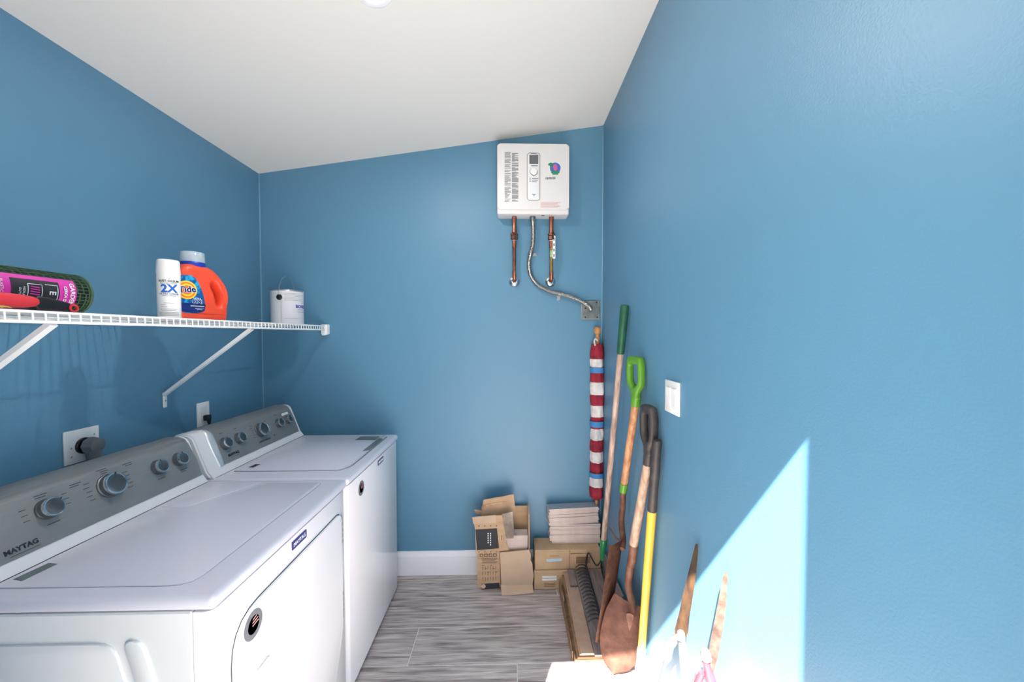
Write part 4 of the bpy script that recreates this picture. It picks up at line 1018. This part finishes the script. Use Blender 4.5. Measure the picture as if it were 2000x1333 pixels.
# lime D-handle spade
lt, l0 = V((.540,1.625,1.395)), V((.538,1.655,1.225))
sp1 = thing('green_grip_shovel', 'shovel with lime green D-grip and narrow brown blade beside the rake', 'shovel', (.44,1.745,.08))
upv = (lt-l0).normalized()
dgrip(sp1, l0-upv*.01, upv, V((-.22,.97,0)), .105, .185, 'lime', .0165)
b = nb(); lathe(b, [(.021,0),(.0205,.035),(.018,.05)], l0-upv*.04, upv, 20); obj('grip_socket', b, 'lime', sp1, smooth=40)
c0 = V((.532,1.800,.795)); rod(sp1, 'handle', l0-upv*.03, c0, .0165, .0165, 'wood_spiral')
dd_ = (c0-l0).normalized(); c1_ = c0+dd_*.045
rod(sp1, 'collar', c0-dd_*.003, c1_, .019, .018, 'lime')
P = spline([c1_-dd_*.005, V((.531,1.818,.68)), V((.526,1.82,.62)), V((.524,1.80,.57)), V((.519,1.765,.545)), V((.505,1.735,.52))], 4)
b = nb(); tube(b, P, .0145, 12); obj('neck', b, 'rust', sp1, smooth=60)
btop, btip = V((.495,1.725,.565)), V((.432,1.745,.095))
vr = V((.62,.78,0)).normalized()
bb1 = blade(sp1, btop, btip, vr, .165, 'rust', False, .018)
b = nb(); xm = mtx(btop.lerp(btip,.80)+V((-.006,-.060,0)), (.55,-.83,0), (0.1,0,1)); prism(b, smoothloop([(-.018,-.045),(.016,-.040),(.022,.02),(.008,.045),(-.02,.03)],3), xm, .001); obj('worn_label', b, 'greenlabel', sp1)
b = nb(); tube(b, [btop+V((-.035,.06,.03)), btop+V((-.015,.02,.0)), btop], [.003,.004,.006], 6); obj('foot_step', b, 'rust', sp1, smooth=60)
# black D-handle round point shovel
kt, k0 = V((.538,1.455,1.215)), V((.537,1.490,1.035))
sp2 = thing('black_grip_shovel', 'round-point shovel with black D-grip and rusty blade, tip in the sunlight', 'shovel', (.45,1.66,0))
upv = (kt-k0).normalized(); dgrip(sp2, k0-upv*.01, upv, V((-.12,.99,0)), .090, .195, 'blackgrip', .0175)
b = nb(); lathe(b, [(.0205,0),(.020,.045),(.018,.06)], k0-upv*.05, upv, 20); obj('grip_socket', b, 'blackgrip', sp2, smooth=40)
c0 = V((.531,1.650,.590)); rod(sp2, 'handle', k0-upv*.035, c0, .0175, .019, 'wood_worn')
P = spline([c0+V((0,-.002,.01)), V((.530,1.665,.52)), V((.522,1.675,.45)), V((.515,1.665,.39)), V((.518,1.62,.345)), V((.508,1.60,.31))], 4)
b = nb(); tube(b, P, [.0185]*6+[.0165]*8+[.0155]*7, 12); obj('socket', b, 'rust', sp2, smooth=60)
blade(sp2, V((.517,1.625,.345)), V((.447,1.655,.004)), V((.93,-.36,0)), .190, 'rust_red', True, .020)
b = nb(); prism(b, smoothloop([(-.015,0),(.015,0),(.009,-.04),(0,-.07),(-.009,-.04)],3), mtx(V((.500,1.592,.325)),(.93,-.36,0),(.22,-.05,1)), .006, bev=.002); obj('frog', b, 'rust_red', sp2, smooth=50)
# yellow fibreglass handle
yt, yb = V((.541,1.418,1.105)), V((.541,1.596,.004)); d = (yb-yt).normalized()
yh = thing('digging_bar', 'yellow fibreglass tool handle with black grip beside the rusty shovel', 'tool', tuple(yb))
b = nb(); lathe(b, [(0,0),(.015,.002),(.0175,.01),(.0165,.05),(.018,.12),(.0165,.20),(.018,.27),(.0175,.29)], yt, d, 18); obj('grip', b, 'blackgrip', yh, smooth=50)
b = nb(); tube(b, [yt+d*.285, yt+d*.92], [.0165,.0155], 16); obj('handle', b, 'yellow', yh, smooth=50)
b = nb(); lathe(b, [(.0165,0),(.0185,.004),(.0185,.13),(.016,.18),(.012,.193),(0,.193)], yt+d*.92, d, 16); obj('steel_socket', b, 'steel_plain', yh, smooth=40)
# shears
def tool_blade(par, name, pts, side, m, th=.004):
    """pts: list of (centre, half width)"""
    b = nb(); s = V(side).normalized(); L_, R_ = [], []
    for c, hw in pts: L_.append(b.verts.new(V(c)-s*hw)); R_.append(b.verts.new(V(c)+s*hw))
    for i in range(len(pts)-1): b.faces.new((L_[i],R_[i],R_[i+1],L_[i+1]))
    bmesh.ops.solidify(b, geom=b.faces[:], thickness=th)
    es = [e for e in b.edges if e.calc_face_angle(0) > .8]
    bmesh.ops.bevel(b, geom=es, offset=th*.3, segments=1, affect='EDGES', clamp_overlap=True)
    return obj(name, b, m, par, smooth=40)
sd_ = V((.93,-.37,0))
h1_ = thing('hedge_shears', 'hedge shears with brown stained blade standing upright against the right wall', 'shears', (.50,1.14,0))
tool_blade(h1_, 'blade', [((.552,1.128,.872),.002),((.549,1.128,.85),.006),((.541,1.13,.79),.010),((.531,1.134,.72),.0135),((.521,1.138,.65),.015),((.514,1.14,.60),.019),((.510,1.14,.575),.012)], sd_, 'blade_brown', .006)
tool_blade(h1_, 'blade', [((.553,1.136,.866),.002),((.546,1.137,.80),.008),((.534,1.141,.72),.011),((.520,1.145,.63),.014),((.511,1.147,.585),.014)], sd_, 'old_metal', .005)
b = nb(); lathe(b, [(.0,-.012),(.010,-.011),(.0115,-.004),(.0115,.018),(0,.02)], (.512,1.138,.592), V((-.37,-.93,0)), 16); obj('pivot_bolt', b, 'steel_plain', h1_, smooth=40)
for (a, c_, e_) in (((.507,1.142,.585),(.478,1.205,.47),(.43,1.30,.004)),((.513,1.136,.585),(.515,1.11,.49),(.515,1.075,.004))):
    a, c_, e_ = V(a), V(c_), V(e_); b = nb(); s = sd_*.013
    tube(b, [a, a.lerp(c_,.3), c_, c_.lerp(e_,.3)], [.008,.0125,.0135,.0125], 8, flat=1.0); tg_ = obj('tang', b, 'steel_plain', h1_, smooth=30)
    b = nb(); tube(b, [c_.lerp(e_,.28), c_.lerp(e_,.6), e_], [.0135,.017,.015], 14); obj('wooden_handle', b, 'wood_worn', h1_, smooth=50)
h2_ = thing('lopping_shears', 'pruning loppers with pitted blade and red handles, nearest tool on right wall', 'shears', (.51,.99,0))
tool_blade(h2_, 'blade', [((.550,.968,.885),.003),((.548,.969,.865),.0065),((.543,.972,.80),.0095),((.537,.976,.74),.0115),((.531,.980,.69),.012),((.527,.982,.655),.011),((.522,.986,.60),.006)], sd_, 'old_metal', .008)
b = nb(); lathe(b, [(0,-.014),(.009,-.013),(.013,-.006),(.013,.012),(0,.014)], (.512,.990,.652), V((-.37,-.93,0)), 18); obj('pivot_bolt', b, 'steel_plain', h2_, smooth=40)
b = nb(); tube(b, spline([(.515,.990,.662),(.500,1.0,.63),(.499,1.005,.60),(.512,.998,.56),(.519,.990,.51)],4), .008, 10); obj('hook_jaw', b, 'steel_plain', h2_, smooth=60)
for P in ([(.510,.992,.645),(.520,.985,.60),(.535,.975,.54),(.540,.96,.45),(.54,.93,.005)], [(.505,.995,.60),(.492,1.005,.545),(.48,1.02,.50),(.465,1.05,.35),(.455,1.09,.005)]):
    b = nb(); tube(b, spline(P,4), [.009]*4+[.0125]*13, 12); obj('red_handle', b, 'redtool', h2_, smooth=60)
